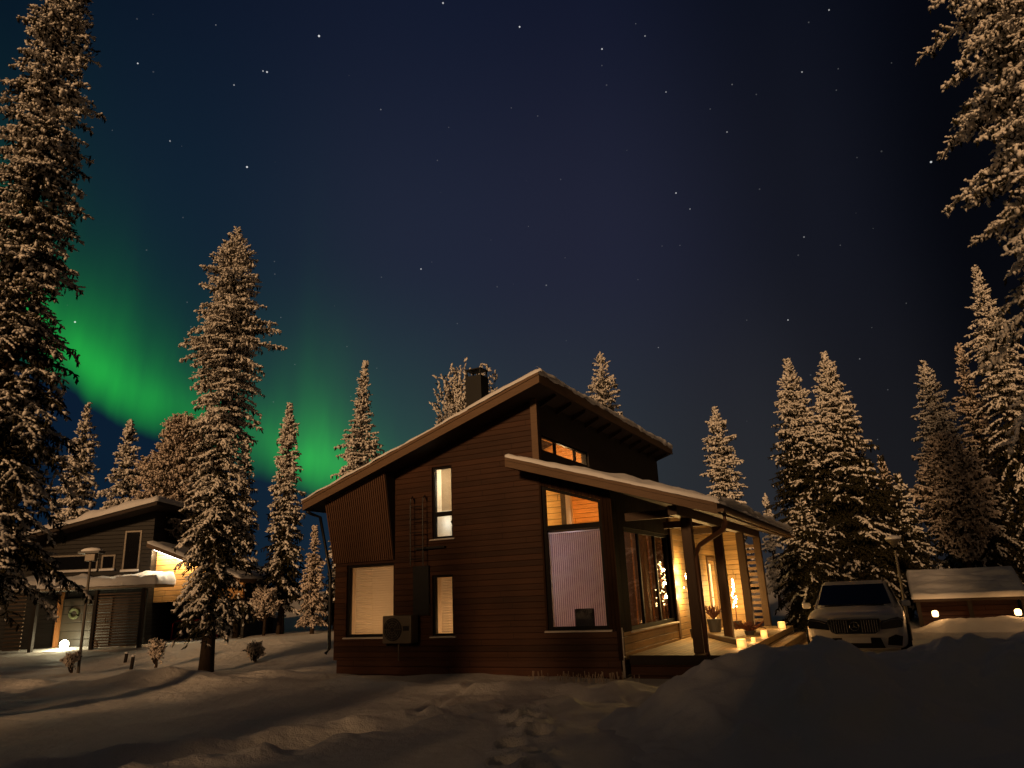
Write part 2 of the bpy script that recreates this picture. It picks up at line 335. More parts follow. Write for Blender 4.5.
# ------------------------------------------------------------------ ground
def g0(px, py):                              # pixel on flat ground
    d = ray(px, py); t = -CP[2]/d[2]; return (CP + d*t)[:2]
foot = [g0(*p) for p in [(514, 719), (533, 723), (522, 731), (541, 737), (511, 747), (535, 757), (505, 768), (540, 776), (508, 792), (545, 805)]]
trench = [[g0(*p) for p in [(60, 775), (160, 761), (260, 745), (360, 731), (472, 716), (540, 706)]], [g0(*p) for p in [(416, 717), (440, 703), (472, 690), (520, 685), (560, 680)]]]
def seg_d(x, y, a, b):
    ab = b-a; t = np.clip(((x-a[0])*ab[0]+(y-a[1])*ab[1])/(ab@ab), 0, 1); return np.hypot(x-a[0]-t*ab[0], y-a[1]-t*ab[1])
def gz(x, y):
    x = np.asarray(x, float); y = np.asarray(y, float)
    z = .42*sstep(20.5, 30, y)*sstep(-2, -8, x)
    z = z + .16*sstep(21, 25, y)*np.exp(-((x+9)/3.5)**2)*np.exp(-((y-25)/3.)**2)
    far = sstep(34, 120, np.hypot(x, y)); z = z + far*2.5
    z = z + .10*fbm(x*.35, y*.5, 3, 3) + .045*fbm(x*.9, y*1.6, 11, 3)
    # trampled patch left of the heap
    c = g0(605, 705); tr = np.exp(-((x-c[0])/2.0)**2-((y-c[1])/1.6)**2)
    z = z + tr*.30*np.minimum(fbm(x*2.3+3, y*2.3, 31, 2), .12)
    # ridge along the house front
    z = z + .10*np.exp(-((y-(13.9-.42*(x+1)))/.5)**2)*sstep(3, 1.5, x)*(1+1.5*fbm(x*1.2, y*1.2, 41, 2))
    # drifts on the left
    z = z + .13*np.exp(-((y-(17.2+.15*(x+6)))/.9)**2)*sstep(-2.5, -6, x)*(1+2*fbm(x*.5, y*.9, 51, 3))
    for k, (pl, w, dep) in enumerate(zip(trench, (.34, .09), (.16, .05))):
        d = np.min([seg_d(x, y, a, b) for a, b in zip(pl[:-1], pl[1:])], axis=0)
        n = .65+.9*fbm(x*1.1, y*1.4, 61+k, 2)
        z = z - dep*np.clip(n, .1, 1.4)*np.exp(-(d/w)**2) + dep*.5*np.exp(-((d-w*1.7)/(w*.8))**2)*(1+1.5*fbm(x*3, y*3, 71, 2))
    for i, p in enumerate(foot):
        q = np.hypot((x-p[0])/.13, (y-p[1])/.20); z = z - .27*np.exp(-q**4) + .06*np.exp(-((q-1.45)/.35)**2)
    return z
def axis(dense, lo, hi, grow=1.12):
    a = list(dense); s = a[1]-a[0]
    l = []; v = a[0]; d = a[1]-a[0]
    while v > lo: d *= grow; v -= d; l.append(v)
    r = []; v = a[-1]; d = a[-1]-a[-2]
    while v < hi: d *= grow; v += d; r.append(v)
    return np.array(l[::-1]+a+r)
xs = axis(list(np.arange(-14, -2.5, .11))+list(np.arange(-2.5, 3.2, .055))+list(np.arange(3.2, 10, .12)), -420, 420)
ys = axis(list(np.arange(4.5, 10.5, .05))+list(np.arange(10.5, 26, .10)), -300, 450)
GX, GY = np.meshgrid(xs, ys); GZ = gz(GX, GY)
def grid(name, X, Y, Z, mat, parent=None):
    h, w = X.shape; V = np.stack([X, Y, Z], -1).reshape(-1, 3); i = np.arange(h*w).reshape(h, w)
    F = np.stack([i[:-1, :-1], i[:-1, 1:], i[1:, 1:], i[1:, :-1]], -1).reshape(-1, 4)
    return npmesh(name, V, F, [mat], None, parent, True)
tag(grid('snowy_ground', GX, GY, GZ, M['ground_snow']), kind='structure')

# snow heap right foreground: crest traced at depth ~9.5 m
sil = [(590, 740), (612, 725), (642, 707), (677, 676), (720, 662), (747, 652), (792, 645), (837, 642), (872, 655), (902, 661), (942, 653), (992, 643), (1030, 637), (1100, 640), (1180, 660)]
cr = np.array([at(px, py, 9.5) for px, py in sil])
hx = np.arange(.6, 10.5, .05); hy = np.arange(6.6, 13.5, .05); HX, HY = np.meshgrid(hx, hy)
wx = HX + .25*fbm(HX*.8, HY*.8, 5, 3); crest = np.interp(wx-.12*np.abs(HY-9.5), cr[:, 0], np.maximum(cr[:, 2], -.3))
prof = np.where(HY < 9.5, np.exp(-(np.abs(HY-9.5)/1.6)**2.2), np.exp(-(np.abs(HY-9.5)/1.25)**2.2))
lump = fbm(HX*.9+2, HY*.9, 9, 3, .55)
HZ = (crest+.12)*prof*(1+.26*lump) + .13*fbm(HX*1.7, HY*1.7, 15, 5, .55)*sstep(.05, .4, prof) - .12
# broken blocks on the right shoulder
blk = np.maximum(fbm(HX*1.7, HY*1.9, 23, 2)-.12, 0)*.35*sstep(4.6, 5.6, HX)*sstep(.2, .5, prof); HZ = HZ + blk + .05*np.maximum(fbm(HX*4.5, HY*4.5, 27, 2)-.10, 0)*sstep(.12, .5, prof)*2.2
ho = grid('snow_heap', HX, HY, HZ, M['snow']); tag(ho, 'big dark ploughed snow heap in the right foreground in front of the parked car', 'snow heap')

# ------------------------------------------------------------------ HOUSE
O = np.array([1.87, 14.64, 0.])
HO = np.array([[math.cos(PSI), math.sin(PSI), 0], [-math.sin(PSI), math.cos(PSI), 0], [0, 0, 1]])
def hw(x, y, z=0): return tuple(O + HO.T @ np.array([x, y, z]))          # house frame -> world
house = thing('wooden_house', 'dark brown timber house with a steep snowy roof and a lit porch', 'house', tuple(O), PSI)
def zr(x): return 4.09+(x+7.52)*.33            # main roof snow top
def zl(x): return 3.14+(2.25-x)*.316           # lean-to snow top
MT, LT = .11, .10                              # snow thickness
def rb(x): return zr(x)-.33                    # main roof underside
def lb(x): return zl(x)-.29
XL, XT = -7.05, -1.56; YB = 9.45
def wall(name, mat, u0, u1, z0, topf, holes, tr, thick, parent=house):
    """wall along u with slope topf(u); holes (u0,u1,z0,z1a,z1b); tr maps (u,depth,z)->xyz"""
    b = MB(); us = sorted({u0, u1, *[h[0] for h in holes], *[h[1] for h in holes]})
    for a, c in zip(us[:-1], us[1:]):
        segs = [(z0, z0, topf(a), topf(c))]
        for h in sorted([h for h in holes if h[0] <= a+1e-6 and h[1] >= c-1e-6], key=lambda h: h[2]):
            s0 = segs.pop()
            la = h[3]+(h[4]-h[3])*(a-h[0])/(h[1]-h[0]); lc = h[3]+(h[4]-h[3])*(c-h[0])/(h[1]-h[0])
            segs += [(s0[0], s0[1], h[2], h[2]), (la, lc, s0[2], s0[3])]
        for (za, zc, ta, tc_) in segs:
            b.hexa([tr(a, 0, za), tr(c, 0, zc), tr(c, thick, zc), tr(a, thick, za), tr(a, 0, ta), tr(c, 0, tc_), tr(c, thick, tc_), tr(a, thick, ta)])
    return b.build(name, mat, parent)
trF = lambda u, d, z: (u, d, z)
trS = lambda u, d, z: (-d, u, z)
trT = lambda u, d, z: (XT-d, u, z)
W_left = (-6.70, -5.32, .80, 2.42, 2.42); W_nar = (-4.29, -3.75, .80, 2.08, 2.08); W_up = (-4.27, -3.73, 2.87, 4.50, 4.50)
W_big = (-1.52, -.21, .87, 3.80, 3.38)
W_side = (.72, 4.20, .80, 2.86, 2.86); D_side = (8.15, 9.05, .37, 2.30, 2.30)
W_cl = (.27, 3.1, 4.60, 4.98, 4.98)
wall('front_wall', M['siding'], XL, XT, .30, rb, [W_left, W_nar, W_up], trF, .22)
wall('front_bay_wall', M['vboards'], XT+.002, 0, .835, lb, [W_big], trF, .22)
wall('front_bay_base', M['siding'], XT+.002, 0, .30, lambda u: .833, [], trF, .22)
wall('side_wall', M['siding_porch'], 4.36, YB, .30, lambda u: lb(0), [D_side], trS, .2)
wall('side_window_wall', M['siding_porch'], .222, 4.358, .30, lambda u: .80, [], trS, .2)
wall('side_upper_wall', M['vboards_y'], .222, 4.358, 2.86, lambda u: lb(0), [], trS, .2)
for y0, y1 in ((.222, .72), (4.2, 4.358)): b = MB(); b.box(-.2, 0, y0, y1, .8, 2.86); b.build('side_pier', M['vboards_y'], house)
wall('clerestory_wall', M['dark'], .222, YB, 4.0, lambda u: rb(XT), [W_cl], trT, .2)
b = MB(); b.hexa([(XL, .222, .3), (XL+.2, .222, .3), (XL+.2, YB, .3), (XL, YB, .3), (XL, .222, rb(XL)), (XL+.2, .222, rb(XL+.2)), (XL+.2, YB, rb(XL+.2)), (XL, YB, rb(XL))])
b.hexa([(XL+.2, YB-.2, .3), (XT-.2, YB-.2, .3), (XT-.2, YB, .3), (XL+.2, YB, .3), (XL+.2, YB-.2, rb(XL+.2)), (XT-.2, YB-.2, rb(XT-.2)), (XT-.2, YB, rb(XT-.2)), (XL+.2, YB, rb(XL+.2))])
b.build('rear_wall', M['dark'], house)
b = MB(); b.box(XL+.06, -.05, .05, YB-.05, -.4, .298); b.build('plinth', M['siding_plinth'], house)
# corner boards
b = MB(); b.box(XT-.10, XT+.05, -.03, -.002, 4.32, rb(XT)-.01); b.build('corner_board', M['fascia'], house)
b = MB(); b.box(.002, .028, 4.26, 4.42, .40, lb(.03)-.02); b.build('corner_board', M['fascia'], house)

# slatted bay that leans forward
bz0, by0, byt = 2.48, -.03, -.40
b = MB(); x0, x1 = XL-.02, -5.30
b.hexa([(x0, by0, bz0), (x1, by0, bz0), (x1, -.002, bz0), (x0, -.002, bz0), (x0, byt, rb(x0)-.004), (x1, byt, rb(x1)-.004), (x1, -.002, rb(x1)-.004), (x0, -.002, rb(x0)-.004)])
bay = b.build('slatted_bay', M['dark'], house)
b = MB(); n = 30; pw = (x1-x0)/n
for i in range(n):
    xa = x0+pw*i+pw*.18; xb = xa+pw*.62
    b.hexa([(xa, by0-.035, bz0), (xb, by0-.035, bz0), (xb, by0-.002, bz0), (xa, by0-.002, bz0), (xa, byt-.035, rb(xa)-.006), (xb, byt-.035, rb(xb)-.006), (xb, byt-.002, rb(xb)-.006), (xa, byt-.002, rb(xa)-.006)])
b.build('slats', M['slat'], bay)

# windows
def window(spec, side=False, tall=False, mull=(), trans=(), glass='glass', fw=.07, sill=True, off=.05, name='window'):
    u0, u1, z0, za, zb = spec; tr = trT if tall else (trS if side else trF)
    b = MB(); dep = .07
    zt = lambda u: za+(zb-za)*(u-u0)/(u1-u0)
    def bar(ua, ub, zl0, zl1, zh0, zh1, d0=off, d1=None):
        d1 = d1 or off+dep
        b.hexa([tr(ua, d0, zl0), tr(ub, d0, zl1), tr(ub, d1, zl1), tr(ua, d1, zl0), tr(ua, d0, zh0), tr(ub, d0, zh1), tr(ub, d1, zh1), tr(ua, d1, zh0)])
    e = .002
    bar(u0+e, u0+fw, z0+e, z0+e, zt(u0)-e, zt(u0+fw)-e); bar(u1-fw, u1-e, z0+e, z0+e, zt(u1-fw)-e, zt(u1)-e)
    bar(u0+fw, u1-fw, z0+e, z0+e, z0+fw, z0+fw); bar(u0+fw, u1-fw, zt(u0+fw)-fw, zt(u1-fw)-fw, zt(u0+fw)-e, zt(u1-fw)-e)
    for q in mull: bar(q-.03, q+.03, z0+fw, z0+fw, zt(q-.03)-fw, zt(q+.03)-fw, off+.004, off+dep-.004)
    for q in trans: bar(u0+fw, u1-fw, q-.05, q-.05, q+.05, q+.05, off+.002, off+dep-.002)
    w = b.build(name, M['frame'], house)
    b = MB(); d = off+.035; b.hexa([tr(u0+.03, d, z0+.03), tr(u1-.03, d, z0+.03), tr(u1-.03, d+.006, z0+.03), tr(u0+.03, d+.006, z0+.03), tr(u0+.03, d, zt(u0+.03)-.03), tr(u1-.03, d, zt(u1-.03)-.03), tr(u1-.03, d+.006, zt(u1-.03)-.03), tr(u0+.03, d+.006, zt(u0+.03)-.03)])
    b.build('pane', M[glass], w)
    if sill:
        b = MB(); b.hexa([tr(u0-.06, -.045, z0-.035), tr(u1+.06, -.045, z0-.035), tr(u1+.06, -.002, z0-.035), tr(u0-.06, -.002, z0-.035), tr(u0-.06, -.045, z0-.012), tr(u1+.06, -.045, z0-.012), tr(u1+.06, -.002, z0), tr(u0-.06, -.002, z0)])
        b.build('sill', M['trim'], w)
    return w
def niche(u0, u1, z0, z1, d0, d1, mat='plaster'):
    b = MB(); q = .04
    b.box(u0, u1, d1, d1+q, z0, z1).box(u0-q, u0, d0, d1+q, z0-q, z1+q).box(u1, u1+q, d0, d1+q, z0-q, z1+q).box(u0, u1, d0, d1+q, z0-q, z0).box(u0, u1, d0, d1+q, z1, z1+q)
    return b.build('room', M[mat], house)
def hblind(w, u0, u1, z0, z1, d, pitch=.055):
    b = MB(); z = z0+.02
    while z < z1-.02:
        b.add([(u0, d, z), (u1, d, z), (u1, d+.022, z+pitch*.80), (u0, d+.022, z+pitch*.80)], [(0, 1, 2, 3)]); z += pitch
    b.build('blind', M['blind'], w); 
w = window(W_left, fw=.06); hblind(w, -6.56, -5.36, .86, 2.36, .16); niche(-6.8, -5.2, .7, 2.6, .225, 1.1); lamp('room_lamp', house, (-6.0, .95, .95), 5, (1, .56, .24)); lamp('room_lamp', house, (-5.8, .95, 2.2), .8, (1, .52, .22))
w = window(W_nar, fw=.05, name='window'); hblind(w, -4.16, -3.79, .84, 2.03, .16); niche(-4.4, -3.65, .7, 2.2, .225, 1.1); lamp('room_lamp', house, (-3.95, .9, 1.0), 4, (1, .56, .25))
w = window(W_up, trans=(3.42,), fw=.05)
b = MB(); b.box(-4.12, -3.76, .17, .175, 3.50, 4.46); b.build('blind', M['blind'], w); niche(-4.4, -3.6, 2.8, 4.6, .225, 1.0); lamp('room_lamp', house, (-3.95, .8, 4.2), 13, (1, .86, .62)); lamp('room_lamp', house, (-4.2, .85, 3.3), 1.5, (.75, .92, 1))
b = MB(); b.tube([(-3.85, .34, 2.9), (-3.85, .34, 3.12)], [.07, .09], 10).tube([(-3.85, .34, 3.12), (-3.87, .34, 3.25), (-3.84, .33, 3.36)], [.03, .11, .04], 8); b.build('house_plant', M['dark'], w)
# big front window and living room
w = window(W_big, trans=(2.90,), fw=.07)
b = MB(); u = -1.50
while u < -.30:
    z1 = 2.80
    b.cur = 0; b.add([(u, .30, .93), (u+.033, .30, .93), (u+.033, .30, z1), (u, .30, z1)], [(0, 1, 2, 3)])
    b.cur = 1; b.add([(u+.033, .30, .93), (u+.048, .315, .93), (u+.048, .315, z1), (u+.033, .30, z1)], [(0, 1, 2, 3)])  # darker cloth strip: slat shading put into the colour
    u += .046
b.build('vertical_blind', [M['vblind'], M['vblind_shade']], w)
# room shell (front room behind both windows) ; an intermediate ceiling splits the lower part from the bright upper part
b = MB(); b.add([(-3.2, 4.3, .45), (-.21, 4.3, .45), (-.21, 4.3, 3.6), (-3.2, 4.3, 4.6)], [(0, 1, 2, 3)]).add([(-3.2, .23, .45), (-3.2, 4.3, .45), (-3.2, 4.3, 4.55), (-3.2, .23, 4.55)], [(0, 1, 2, 3)])
b.add([(-3.2, .23, 4.50), (-.21, .23, 3.56), (-.21, 4.3, 3.56), (-3.2, 4.3, 4.50)], [(0, 1, 2, 3)]); b.box(-.245, -.21, .23, 4.3, 2.80, 3.58); b.build('room', M['roomwood'], house)
b = MB(); b.box(-3.2, -.21, .23, 4.3, .40, .45); b.build('room_floor', M['roomfloor'], house)
b = MB(); b.box(-1.60, -1.48, 1.5, 1.62, 2.87, 3.9); b.build('room_post', M['white'], house)
b = MB(); b.box(-1.72, -1.603, 1.5, 1.6, 2.87, 3.95); b.build('room_post', M['galv'], house)
b = MB(); b.box(-3.19, -1.724, 1.5, 1.56, 2.87, 4.0); b.build('room_partition', boards('pine_panelling', (.80, .60, .27), 2, .14, .1, .6), house)
b = MB(); b.box(-3.2, -.25, .235, 4.3, 2.82, 2.86); b.build('room_ceiling', M['plaster'], house)
lamp('room_lamp', house, (-1.9, 2.6, 3.6), 52, (1, .66, .25)); lamp('room_lamp', house, (-2.6, .9, 3.5), 22, (1, .60, .22))
lamp('room_lamp', house, (-1.4, 1.3, 2.5), 11, (.86, .76, 1.)); lamp('room_lamp', house, (-.9, .9, 1.1), 3.5, (1, .50, .36)); lamp('room_lamp', house, (-2.2, 3.0, 1.9), 22, (1, .62, .3))
b = MB(); b.box(-.98, -.60, .14, .27, .872, 1.27); tv = b.build('window_box', M['pinkdark'], house, bev=.02)
b = MB(); b.box(-1.66, -1.525, .33, .35, .93, 2.8); b.build('white_curtain', M['blind'], house); lamp('room_lamp', house, (-1.85, .75, 1.7), 5, (1, .86, .62))
# side window with drawn curtains
w = window(W_side, side=True, mull=(1.85, 3.1), glass='glass_dim', fw=.08)
b = MB()
for (a, c) in ((.85, 1.75), (1.95, 2.95), (3.2, 4.1)):
    n = 26
    for i in range(n):
        y0 = a+(c-a)*i/n; y1 = a+(c-a)*(i+1)/n; d0 = -.22-.03*math.sin(i*1.7); d1 = -.22-.03*math.sin((i+1)*1.7)
        b.add([(d0, y0, .84), (d1, y1, .84), (d1, y1, 2.8), (d0, y0, 2.8)], [(0, 1, 2, 3)])
b.build('curtain', M['curtain'], w)
# clerestory
w = window(W_cl, tall=True, mull=(1.15, 2.35), fw=.05, sill=False)
b = MB(); b.box(XT-1.6, XT-1.55, .24, 3.4, 4.5, 5.4).box(XT-1.6, XT-.21, .235, .24, 4.5, 5.4).box(XT-1.6, XT-.21, 3.4, 3.44, 4.5, 5.4).box(XT-1.55, XT-.21, .24, 3.4, 5.38, 5.42).box(XT-1.55, XT-.21, .24, 3.4, 4.555, 4.56); b.build('room', M['roomwood'], house)
lamp('room_lamp', house, (XT-.9, 1.2, 5.2), 60, (1, .6, .25)); lamp('room_lamp', house, (XT-.5, 2.6, 4.75), 30, (1, .6, .25))

# main roof
def snow_slab(name, x0, x1, y0, y1, top, thick, parent, mat=None, seed=1, nx=50, ny=70, lump=.03, edge=.05, rd=.10):
    X, Y = np.meshgrid(np.linspace(0, 1, nx), np.linspace(0, 1, ny))
    xx = x0+(x1-x0)*X; yy = y0+(y1-y0)*Y
    ed = np.minimum(np.minimum((xx-x0), (x1-xx)), np.minimum((yy-y0), (y1-yy)))
    rnd = 1-np.clip(1-ed/rd, 0, 1)**2
    th = thick*((.35+.65*rnd) if rd < .2 else (.12+.88*rnd))*(1+.7*fbm(xx*1.5, yy*1.5, seed, 3)) 
    xo = edge*fbm(xx*3, yy*3, seed+5, 3)*(ed < 1e-6); yo = edge*fbm(xx*3, yy*3, seed+9, 3)*(ed < 1e-6)
    Z = top(xx)+th
    V = np.stack([xx+xo, yy+yo, Z], -1).reshape(-1, 3); i = np.arange(nx*ny).reshape(ny, nx)
    F = [np.stack([i[:-1, :-1], i[:-1, 1:], i[1:, 1:], i[1:, :-1]], -1).reshape(-1, 4)]
    bd = np.concatenate([i[0, :], i[1:, -1], i[-1, -2::-1], i[-2:0:-1, 0]]); nb = len(bd)
    Vb = V[bd].copy(); Vb[:, 2] = top(np.clip(Vb[:, 0], x0, x1)) - .02*np.abs(fbm(Vb[:, 0]*4, Vb[:, 1]*4, seed, 2)) - .006
    k = np.arange(nb); F.append(np.stack([bd[k], bd[(k+1) % nb], len(V)+(k+1) % nb, len(V)+k], -1)[:, ::-1])
    return npmesh(name, np.concatenate([V, Vb]), np.concatenate(F), [mat or M['snow_roof']], None, parent, True)
RX0, RX1, RY0, RY1 = -7.52, -1.10, -.70, 9.85
def slab(x0, x1, y0, y1, t, bo): 
    b = MB(); return b.hexa([(x0, y0, bo(x0)), (x1, y0, bo(x1)), (x1, y1, bo(x1)), (x0, y1, bo(x0)), (x0, y0, t(x0)), (x1, y0, t(x1)), (x1, y1, t(x1)), (x0, y1, t(x0))])
roof = slab(RX0+.03, RX1-.03, RY0+.03, RY1-.03, lambda x: zr(x)-MT-.004, rb).build('main_roof', M['soffit'], house)
b = MB(); tt = lambda x: zr(x)-MT-.006
b.hexa([(RX0, RY0, rb(RX0)-.02), (RX1, RY0, rb(RX1)-.02), (RX1, RY0+.028, rb(RX1)-.02), (RX0, RY0+.028, rb(RX0)-.02), (RX0, RY0, tt(RX0)-.07), (RX1, RY0, tt(RX1)-.07), (RX1, RY0+.028, tt(RX1)-.07), (RX0, RY0+.028, tt(RX0)-.07)])
b.hexa([(RX0, RY0-.02, tt(RX0)-.066), (RX1, RY0-.02, tt(RX1)-.066), (RX1, RY0+.028, tt(RX1)-.066), (RX0, RY0+.028, tt(RX0)-.066), (RX0, RY0-.02, tt(RX0)), (RX1, RY0-.02, tt(RX1)), (RX1, RY0+.028, tt(RX1)), (RX0, RY0+.028, tt(RX0))])
b.box(RX1-.028, RX1, RY0+.03, RY1, rb(RX1)-.02, tt(RX1)-.01); b.box(RX0, RX0+.028, RY0+.03, RY1, rb(RX0)-.02, tt(RX0)-.005)
b.build('fascia', M['fascia'], roof)
snow_slab('snow_cover', RX0-.02, RX1+.02, RY0-.03, RY1, lambda x: zr(x)-MT, .12, roof, seed=4, edge=.07)
X, Y = np.meshgrid(np.linspace(0, 1, 9), np.linspace(RY0-.03, RY1, 160)); ph = X*math.pi*1.15; rr_ = .085*(1+.9*fbm(Y*1.7, X*.8, 14, 5, .6))
grid('snow_cornice', RX1-.04+rr_*np.sin(ph)*.75, Y, zr(RX1)-.06+rr_*np.cos(ph)*1.05-.03, M['snow_roof'], roof)
# rafters under the high eave
for k in range(11):
    b = MB(); y = .3+k*.9; b.hexa([(XT+.004, y, rb(XT)-.13), (RX1-.08, y, rb(RX1)-.10), (RX1-.08, y+.06, rb(RX1)-.10), (XT+.004, y+.06, rb(XT)-.13), (XT+.004, y, rb(XT)-.004), (RX1-.08, y, rb(RX1-.08)-.004), (RX1-.08, y+.06, rb(RX1-.08)-.004), (XT+.004, y+.06, rb(XT)-.004)]); b.build('rafter', M['soffit'], roof)
# lean-to roof
LX0, LX1, LY0, LY1 = -1.95, 2.22, -.72, 9.75
tl = lambda x: zl(x)-LT-.004
lroof = slab(LX0, LX1, LY0+.03, -.03, tl, lb).build('porch_roof', M['soffit'], house)
b = slab(XT+.004, LX1, -.03, LY1, tl, lb)
b.build('porch_roof_deck', M['soffit'], lroof)
b = MB(); 
b.hexa([(LX0, LY0, lb(LX0)-.02), (LX1, LY0, lb(LX1)-.02), (LX1, LY0+.028, lb(LX1)-.02), (LX0, LY0+.028, lb(LX0)-.02), (LX0, LY0, tl(LX0)-.075), (LX1, LY0, tl(LX1)-.075), (LX1, LY0+.028, tl(LX1)-.075), (LX0, LY0+.028, tl(LX0)-.075)])
b.hexa([(LX0, LY0-.02, tl(LX0)-.07), (LX1, LY0-.02, tl(LX1)-.07), (LX1, LY0+.028, tl(LX1)-.07), (LX0, LY0+.028, tl(LX0)-.07), (LX0, LY0-.02, tl(LX0)-.002), (LX1, LY0-.02, tl(LX1)-.002), (LX1, LY0+.028, tl(LX1)-.002), (LX0, LY0+.028, tl(LX0)-.002)])
b.box(LX1+.002, LX1+.03, LY0, LY1, lb(LX1)-.02, tl(LX1)-.02); b.box(LX0-.028, LX0-.002, LY0, -.03, lb(LX0)-.02, tl(LX0)-.01)
b.build('fascia', M['fascia'], lroof)
so1 = snow_slab('snow_cover', XT+.01, LX1+.10, -.02, LY1, lambda x: zl(x)-LT, .20, lroof, seed=8, rd=1.3, edge=.03)
snow_slab('snow_cover', LX0-.02, LX1+.10, LY0-.03, -.022, lambda x: zl(x)-LT, .085, lroof, seed=9, nx=70, ny=12)
# gutter and downpipe
X, Y = np.meshgrid(np.linspace(0, 1, 9), np.linspace(LY0, LY1, 150)); ph = X*math.pi*1.1; rr_ = .075*(1+.9*fbm(Y*1.9, X*1.5, 15, 3))
grid('snow_cornice', LX1+.06+rr_*np.sin(ph)*.8, Y, zl(LX1)-.02+rr_*np.cos(ph), M['snow_roof'], lroof)
b = MB(); gx, gzz = LX1+.09, lb(LX1)+.06; n = 8
for sgn in (0,):
    vs = []; fs = []
    for y in (LY0-.02, LY1+.02):
        for k in range(n+1):
            a = math.pi+math.pi*k/n; vs.append((gx+.06*math.cos(a), y, gzz+.06*math.sin(a)))
    for k in range(n): fs.append((k, k+1, n+1+k+1, n+1+k))
    b.add(vs, fs).box(gx-.06, gx+.06, LY0-.024, LY0-.018, gzz-.055, gzz)
b.build('gutter', M['fascia'], house)
px_ = 1.40
b = MB(); b.tube([(gx, -.45, gzz-.05), (gx, -.44, gzz-.22), (gx-.08, -.30, gzz-.34), (px_+.25, .28, gzz-.55), (px_+.16, .36, gzz-.65), (px_+.13, .40, gzz-.8), (px_+.13, .40, .45), (px_+.16, .30, .38)], .048, 10); b.build('downpipe', M['copper'], house, True)
b = MB(); b.tube([(-7.45, -.62, rb(-7.5)-.05), (-7.42, -.50, rb(-7.5)-.10), (-7.40, -.2, rb(-7.5)-.16), (-7.18, -.09, 2.45), (-7.14, -.07, 2.2), (-7.13, -.06, .55), (-7.19, -.12, .45)], .04, 8); b.build('downpipe', M['black'], house, True)
b = MB(); b.tube([(.02, .02, .9), (.02, .0, .0)], .025, 8); b.build('downpipe', M['trim'], house, True)
b = MB(); b.box(-.06, .03, -.03, -.002, .31, lb(0)-.06); b.build('corner_board', M['vboards'], house)
# beam and posts
XB = 1.30
b = MB(); b.box(XB-.09, XB+.09, -.2, 9.5, 2.93, lb(XB+.09)-.004); b.build('beam', M['post'], house, bev=.01)
for y in (.72, 3.62, 6.52, 9.30): b = MB(); b.box(XB-.10, XB+.10, y, y+.20, .374, 2.928); b.build('post', M['post'], house, bev=.012)
for y in (.75, 3.65, 6.55): b = MB(); b.box(.03, XB-.092, y+.03, y+.13, 2.98, 3.14); b.build('tie_beam', M['post'], house)
# porch end wall with slats
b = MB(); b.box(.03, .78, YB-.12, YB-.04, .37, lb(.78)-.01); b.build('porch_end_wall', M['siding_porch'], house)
b = MB(); z = .5
while z < 2.7: b.box(.80, XB-.10, YB-.11, YB-.05, z, z+.09); z += .165
b.build('porch_slats', M['fascia'], house)
# door
b = MB(); b.box(-.12, -.06, 8.17, 8.62, .40, 2.28); dr = b.build('door', M['dark'], house)
b = MB(); b.tube([(-.05, 8.56, 1.25), (-.01, 8.56, 1.25), (-.01, 8.44, 1.25)], .012, 8); b.build('handle', M['chrome'], dr)
b = MB(); b.box(-.11, -.09, 8.70, 8.98, .45, 2.22); b.build('door_sidelight', emit('lit_sidelight', (1, .72, .32), 1.6), house)
b = MB(); b.box(.002, .03, 8.05, 8.15, .4, 2.4).box(.002, .03, 9.05, 9.15, .4, 2.4).box(.002, .03, 8.15, 9.05, 2.3, 2.4); b.build('door_frame', M['fascia'], house)
# deck and steps
b = MB(); b.box(.032, 2.0, .36, 9.4, .24, .37); deck = b.build('deck', M['deck'], house)
b = MB(); b.box(.032, 2.0, .33, .358, .20, .372); b.build('deck_fascia', M['dark'], deck)
b = MB(); b.box(.03, 1.98, .375, 9.38, -.3, .238); b.build('deck_skirt', M['siding_plinth'], deck)
b = MB(); b.box(2.004, 2.36, 2.2, 9.0, .06, .22).box(2.364, 2.75, 2.2, 9.0, -.2, .08); b.build('steps', M['deck'], house)
b = MB(); b.hexa([(.45, 5.0, .374), (.52, 5.1, .374), (1.78, 2.55, .374), (1.70, 2.45, .374), (.45, 5.0, .47), (.52, 5.1, .47), (1.78, 2.55, .50), (1.70, 2.45, .50)]); tag(b.build('plank', M['post'], None, bev=.02), 'loose wooden beam lying across the porch deck behind the front post', 'plank'); 
pl = bpy.data.objects['plank']; pl.location = O; pl.rotation_euler.z = PSI
# chimney
b = MB(); cx0, cx1, cy0, cy1, ct = -4.30, -3.84, 1.7, 2.1, 7.12
b.box(cx0, cx1, cy0, cy1, zr(cx0)-.1, ct); ch = b.build('chimney', M['black'], roof)
b = MB(); 
for (x, y) in ((cx0+.03, cy0+.03), (cx1-.03, cy0+.03), (cx0+.03, cy1-.03), (cx1-.03, cy1-.03)): b.box(x-.015, x+.015, y-.015, y+.015, ct, ct+.17)
b.box(cx0-.01, cx1+.01, cy0-.01, cy1+.01, ct+.17, ct+.195); b.build('chimney_cap', M['black'], house)
